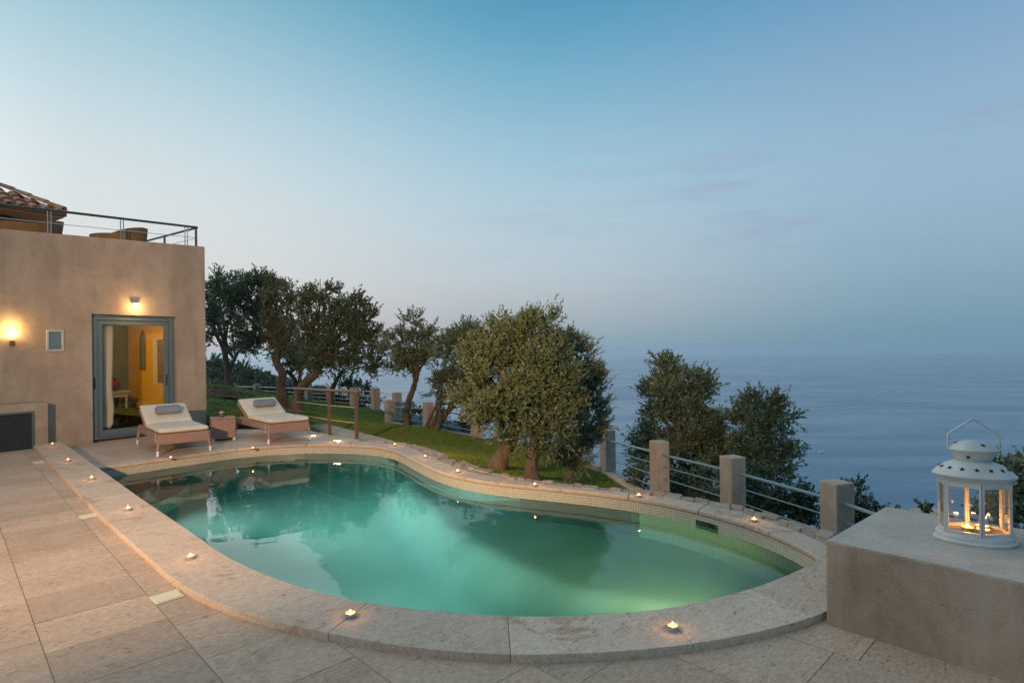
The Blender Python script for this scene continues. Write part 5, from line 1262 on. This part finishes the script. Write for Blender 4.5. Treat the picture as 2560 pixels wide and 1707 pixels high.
def tree(name, label, y, trunks, lobes, mat_, leaf, density=1.0, group='olive trees in the garden', cat='tree', twigs=18, **k):
    b = D(*trunks[0][0][0], y) if trunks else D(lobes[0][0], lobes[0][1], y)
    t = thing(name, label, cat, b, 0, group); L = lobes_px(lobes, y); mb = MB()
    for pxs, r0, r1 in trunks:
        pts, rad = limb(pxs, y, r0, r1); 
        pts[0] = pts[0]-Vector((0, 0, .15)); mb.tube(pts, rad, 10)
        tip = pts[-1]
        for c, rx, rz in L:
            v = Vector(c)
            if (v-tip).length < max(rx, rz)*3.5:
                s = pts[int(len(pts)*random.uniform(.7, .98))-1]; m_ = s.lerp(v, .5)+Vector((random.uniform(-.1, .1), random.uniform(-.1, .1), random.uniform(-.05, .15)))*rx; mb.tube([s, m_, v, v+(v-s)*.25], [r1*.75, r1*.5, r1*.3, r1*.1], 6)
    if not trunks:
        for c, rx, rz in L: v = Vector(c); mb.tube([b-Vector((0, 0, rz*1.4)), b.lerp(v, .6)-Vector((0, 0, rz*.3)), v, v+Vector((rx*.3, 0, rz*.5))], [.06*rx, .05*rx, .035*rx, .01], 6)
    for c, rx, rz in L:
        for _ in range(max(2, twigs//len(L)*2)):
            v = Vector(c); dv = Vector(rng.normal(size=3)).normalized(); e = v+Vector((dv.x*rx, dv.y*rx*.8, dv.z*rz))*.85; mb.tube([v, v.lerp(e, .5)+Vector((0, 0, rx*.08)), e], [rx*.028, rx*.018, rx*.006], 5, cap=False)
    mb.build('trunk', M_BARK, t, smooth=True)
    o, n = crown('crown', L, mat_, t, leaf, density, **k); NL.append((name, n)); return t
NL = []
# big olive in front, two trunks = two trees
tree('olive_tree', 'large bushy olive tree with leaning thick trunk just behind the stone border', 8.6,
     [([(1238,1196),(1248,1150),(1272,1110),(1290,1060),(1295,980)], .165, .07)],
     [(1295,872,98,62),(1345,838,60,44),(1362,812,30,28),(1225,872,56,50),(1245,840,44,28,.1),(1300,835,50,34),(1215,930,70,78),(1320,930,95,85,-.2),(1280,1010,90,85,-.25),(1365,890,62,70),(1210,1005,54,58),(1240,1045,58,40),(1185,975,38,55),(1270,1078,44,26,-.2)],
     M_OLIVE, (.08, .019), 0.92, spiky=.8, shell=.5)
tree('olive_tree', 'olive tree with short straight trunk and low hanging shoots, right of the leaning trunk', 8.25,
     [([(1330,1204),(1328,1160),(1335,1110),(1350,1050)], .115, .06)],
     [(1385,985,62,75),(1370,1060,62,62),(1330,1085,52,44),(1350,1140,20,24),(1400,930,48,52),(1300,1040,50,56)],
     M_OLIVE, (.08, .019), 0.92, spiky=.5, shell=.5)
tree('olive_tree', 'darker narrow olive tree behind the right side of the big olive', 9.8,
     [([(1420,1225),(1430,1170),(1440,1100),(1450,1000)], .09, .05)],
     [(1452,905,42,62),(1478,985,40,62),(1440,985,50,70),(1462,1060,50,60),(1448,1120,55,52),(1430,1155,40,34),(1495,1040,24,34),(1405,870,35,45)],
     M_OLIVED, (.075, .018), 1.15, spiky=.6, shell=.55)
# garden trees, left group
tree('olive_tree', 'tall olive tree with twisted thick trunk left of the railing', 20,
     [([(712,1024),(703,985),(700,960),(708,935),(690,905),(692,885),(704,860),(700,830)], .17, .10), ([(706,868),(680,830),(650,800)], .08, .05), ([(706,868),(730,830),(740,800)], .08, .05)],
     [(655,735,62,48),(660,712,40,30),(600,765,52,52),(690,785,68,55),(640,820,62,42),(725,745,40,45),(720,850,48,38),(612,855,42,32),(560,740,36,40)],
     M_OLIVED, (.11, .045), .8, spiky=.5, shell=.6)
tree('olive_tree', 'broad olive tree whose trunk bends to the right behind the railing', 18.5,
     [([(748,1034),(742,1005),(745,980),(762,958),(790,935),(800,905),(808,870),(830,840)], .17, .09), ([(790,930),(770,900),(760,870)], .06, .04)],
     [(872,755,48,42),(810,790,62,55),(800,740,40,35),(900,805,55,52),(850,850,72,50),(930,865,42,45),(820,890,60,34),(895,905,50,30),(760,810,40,50),(950,910,24,24)],
     M_OLIVE, (.105, .042), .75, spiky=.4, shell=.6)
tree('olive_tree', 'dark forked olive tree beside the house corner, farthest on the left', 28,
     [([(572,972),(572,945),(566,915),(562,885),(575,868)], .22, .10), ([(570,935),(582,905),(595,880)], .11, .07), ([(566,905),(556,870)], .10, .07)],
     [(545,730,44,44),(575,785,58,50),(530,815,36,44),(520,760,30,50),(610,855,42,26),(590,720,34,30)],
     M_OLIVED, (.13, .06), .75, spiky=.4, shell=.6)
tree('olive_tree', 'dark multi stemmed olive tree seen between the two bright trunks', 23,
     [([(746,1000),(744,970),(735,945),(715,925)], .16, .06), ([(745,975),(750,945),(748,915)], .09, .05), ([(746,965),(775,935),(795,925)], .08, .04)],
     [(748,862,48,36),(790,895,44,26),(715,890,34,30),(760,905,40,22)],
     M_OLIVED, (.13, .05), .65, spiky=.3, shell=.65)
tree('olive_tree', 'small dark olive tree with slanting trunk behind the railing handrail', 23.8,
     [([(826,1000),(832,968),(846,942),(858,925)], .12, .05)],
     [(852,900,46,26),(885,915,30,18),(815,910,30,22),(850,950,10,8)],
     M_OLIVED, (.13, .05), .6, spiky=.1, shell=.65)
tree('olive_tree', 'slender open olive tree with curved trunk at the fence corner', 17,
     [([(1020,1072),(1016,1030),(1022,1000),(1036,965),(1042,930),(1036,895)], .11, .06), ([(1040,940),(1062,900)], .05, .03), ([(1037,930),(1010,890)], .05, .03)],
     [(1040,822,46,32),(1005,850,34,36),(1078,860,42,40),(1035,875,50,34),(1010,895,34,28),(985,925,18,16),(1065,900,34,24),(1000,905,26,18)],
     M_OLIVED, (.11, .034), .75, spiky=.3, shell=.7)
tree('olive_tree', 'leaning multi stemmed olive tree left of the big bushy olive', 16,
     [([(1085,1080),(1110,1040),(1150,995),(1185,955)], .09, .05), ([(1075,1078),(1090,1040),(1100,1000)], .06, .04), ([(1062,1076),(1080,1035),(1095,1005)], .06, .04), ([(1120,1020),(1150,965),(1190,930)], .05, .04)],
     [(1142,835,46,34),(1185,835,40,36),(1165,890,52,45),(1120,875,38,36),(1200,930,45,50),(1155,940,30,24),(1215,1000,30,40),(1205,880,40,40)],
     M_OLIVED, (.105, .032), .85, spiky=.45, shell=.65)
tree('olive_sapling', 'sunlit yellow green young shoots in front of the leaning stems', 15.4,
     [([(1092,1078),(1098,1035),(1105,990)], .035, .02)],
     [(1102,930,28,32),(1095,975,28,26),(1118,955,22,34),(1110,1000,22,18)],
     M_OLIVE, (.10, .034), .9, spiky=.3, shell=.7, group=None, cat='sapling')
# beyond the right-hand fence
tree('evergreen_tree', 'tall dark evergreen tree beyond the fence between the second and third post', 14,
     [([(1720,1330),(1710,1200),(1700,1080)], .16, .07)],
     [(1662,945,32,42),(1655,925,18,24),(1710,985,62,50),(1640,1015,48,58),(1740,1030,62,62),(1690,1080,90,75),(1640,1110,56,60),(1770,1090,62,62),(1700,1170,100,70),(1600,1150,22,26),(1760,965,34,26)],
     M_OLIVED, (.105, .036), 1.25, spiky=.55, shell=.6, group='trees beyond the cliff fence')
tree('evergreen_tree', 'lower dark evergreen tree with a branch reaching right over the sea', 13.2,
     [([(1880,1340),(1885,1250),(1890,1150)], .13, .06)],
     [(1888,1010,20,32),(1925,1030,44,36),(1880,1065,56,50),(1930,1095,50,50),(1860,1140,70,56),(1930,1160,55,46),(1985,1138,22,12),(1820,1190,70,50),(1960,1045,22,22)],
     M_OLIVED, (.105, .036), 1.25, spiky=.5, shell=.6, group='trees beyond the cliff fence')
def shrub(label, y, lobes, leaf=(.1, .04), density=1.1, mat_=None, group='shrubs on the slope beyond the fence', name='shrub', **k):
    return tree(name, label, y, [], lobes, mat_ or M_SHRUB, leaf, density, group, 'shrub', twigs=8, **k)
shrub('dark shrub at the foot of the tall evergreen behind the fence bars', 11.5, [(1610,1210,50,30),(1680,1225,60,36),(1740,1240,50,34)], spiky=.5)
shrub('grey green shrub behind the bars left of the front fence post', 9.6, [(1850,1235,62,46),(1930,1235,70,50),(2000,1265,60,50),(1960,1300,80,40),(1880,1290,70,40)], (.075, .03), spiky=.5, density=1.2)
shrub('small pointed shrub right of the front fence post', 8.2, [(2140,1240,26,30),(2160,1285,50,36),(2120,1290,50,40),(2200,1310,50,34)], (.065, .026), spiky=.6)
shrub('dark shrub at the right edge behind the lantern', 6.2, [(2525,1175,28,30),(2550,1215,44,46),(2500,1235,36,44),(2560,1290,60,60),(2490,1300,34,50),(2600,1200,60,80)], (.06, .022), mat_=M_OLIVED, spiky=.55, density=1.2)
shrub('tuft of leaves peeping over the bench edge left of the lantern', 5.3, [(2316,1284,10,10)], (.05, .02), spiky=.9)
for (lab, y, lb) in (('rounded dark shrub beyond the fence left of the corner posts', 27, [(870,975,34,22),(850,1000,30,22),(905,1000,30,20)]), ('bright green tipped shrub beyond the post right of the railing', 26, [(905,975,26,16),(925,995,22,18)]),
                     ('low dark shrub behind the fence corner', 23, [(990,1020,12,22),(1040,1030,24,20),(1005,1045,20,16)]), ('loose shrub beyond the fence under the leaning olive', 20.5, [(1105,1058,26,18),(1150,1060,30,22),(1180,1070,22,20)]),
                     ('dark shrub behind the fence seen through the railing', 29, [(790,990,34,18),(740,985,30,16),(830,1000,26,14)])):
    shrub(lab, y, lb, (.12, .06), .75)
for (lab, y, lb) in (('dark bushy tree at the far edge of the lawn beside the house', 42, [(530,915,34,18),(565,925,26,20)]), ('silvery bush low beside the house corner', 38, [(530,945,26,14),(560,950,24,12)]),
                     ('green bush behind the first fence posts', 40, [(610,935,30,20),(640,945,26,18)]), ('bush beyond the fence left of the twisted trunk', 44, [(675,955,26,14),(660,970,40,12),(720,975,34,12),(610,970,40,12)])):
    shrub(lab, y, lb, (.17, .10), .8, M_OLIVED if 'silvery' not in lab else M_OLIVE, 'bushes along the far edge of the lawn')
print('leaves', sum(n for _, n in NL))

# ------------------------------------------------------------------ motor boat far out
bq = G(2054, 1131, SEAZ+.0); boat = thing('motor_boat', 'tiny white motor boat far out on the sea', 'boat', bq)
dx = Vector((1, .25, 0)).normalized(); dy_ = Vector((-dx.y, dx.x, 0)); 
def BP(x, y, z): return bq+dx*x+dy_*y+Vector((0, 0, z))
hullm = mat('white_hull', (.75, .77, .78), .4)
sec = [(-6, 1.7), (-3, 1.9), (1, 1.8), (4, 1.1), (6.5, .05)]; vs = []
for x, w in [(a_*.75, b_*.7) for a_, b_ in sec]: vs += [BP(x, -w, 1.2+max(0, x)*.08), BP(x, -w*.6, 0), BP(x, w*.6, 0), BP(x, w, 1.2+max(0, x)*.08)]
MB().add(vs, [(i*4+j, (i+1)*4+j, (i+1)*4+(j+1) % 4, i*4+(j+1) % 4) for i in range(4) for j in range(4)]+[(0, 1, 2, 3)]).build('hull', hullm, boat)
MB().box(BP(-1, 0, 1.75), (2.4, 1.6, 1.1), ax=(dx, dy_, Vector((0, 0, 1)))).build('cabin', hullm, boat, bevel=.2)
wk = MB().add([BP(-6, -.8, .15), BP(-6, .8, .15), BP(-26, 2, .12), BP(-26, -2, .12)], [(0, 1, 2, 3)]).build('wake', mat('foam', (.16, .22, .28), .8), boat)
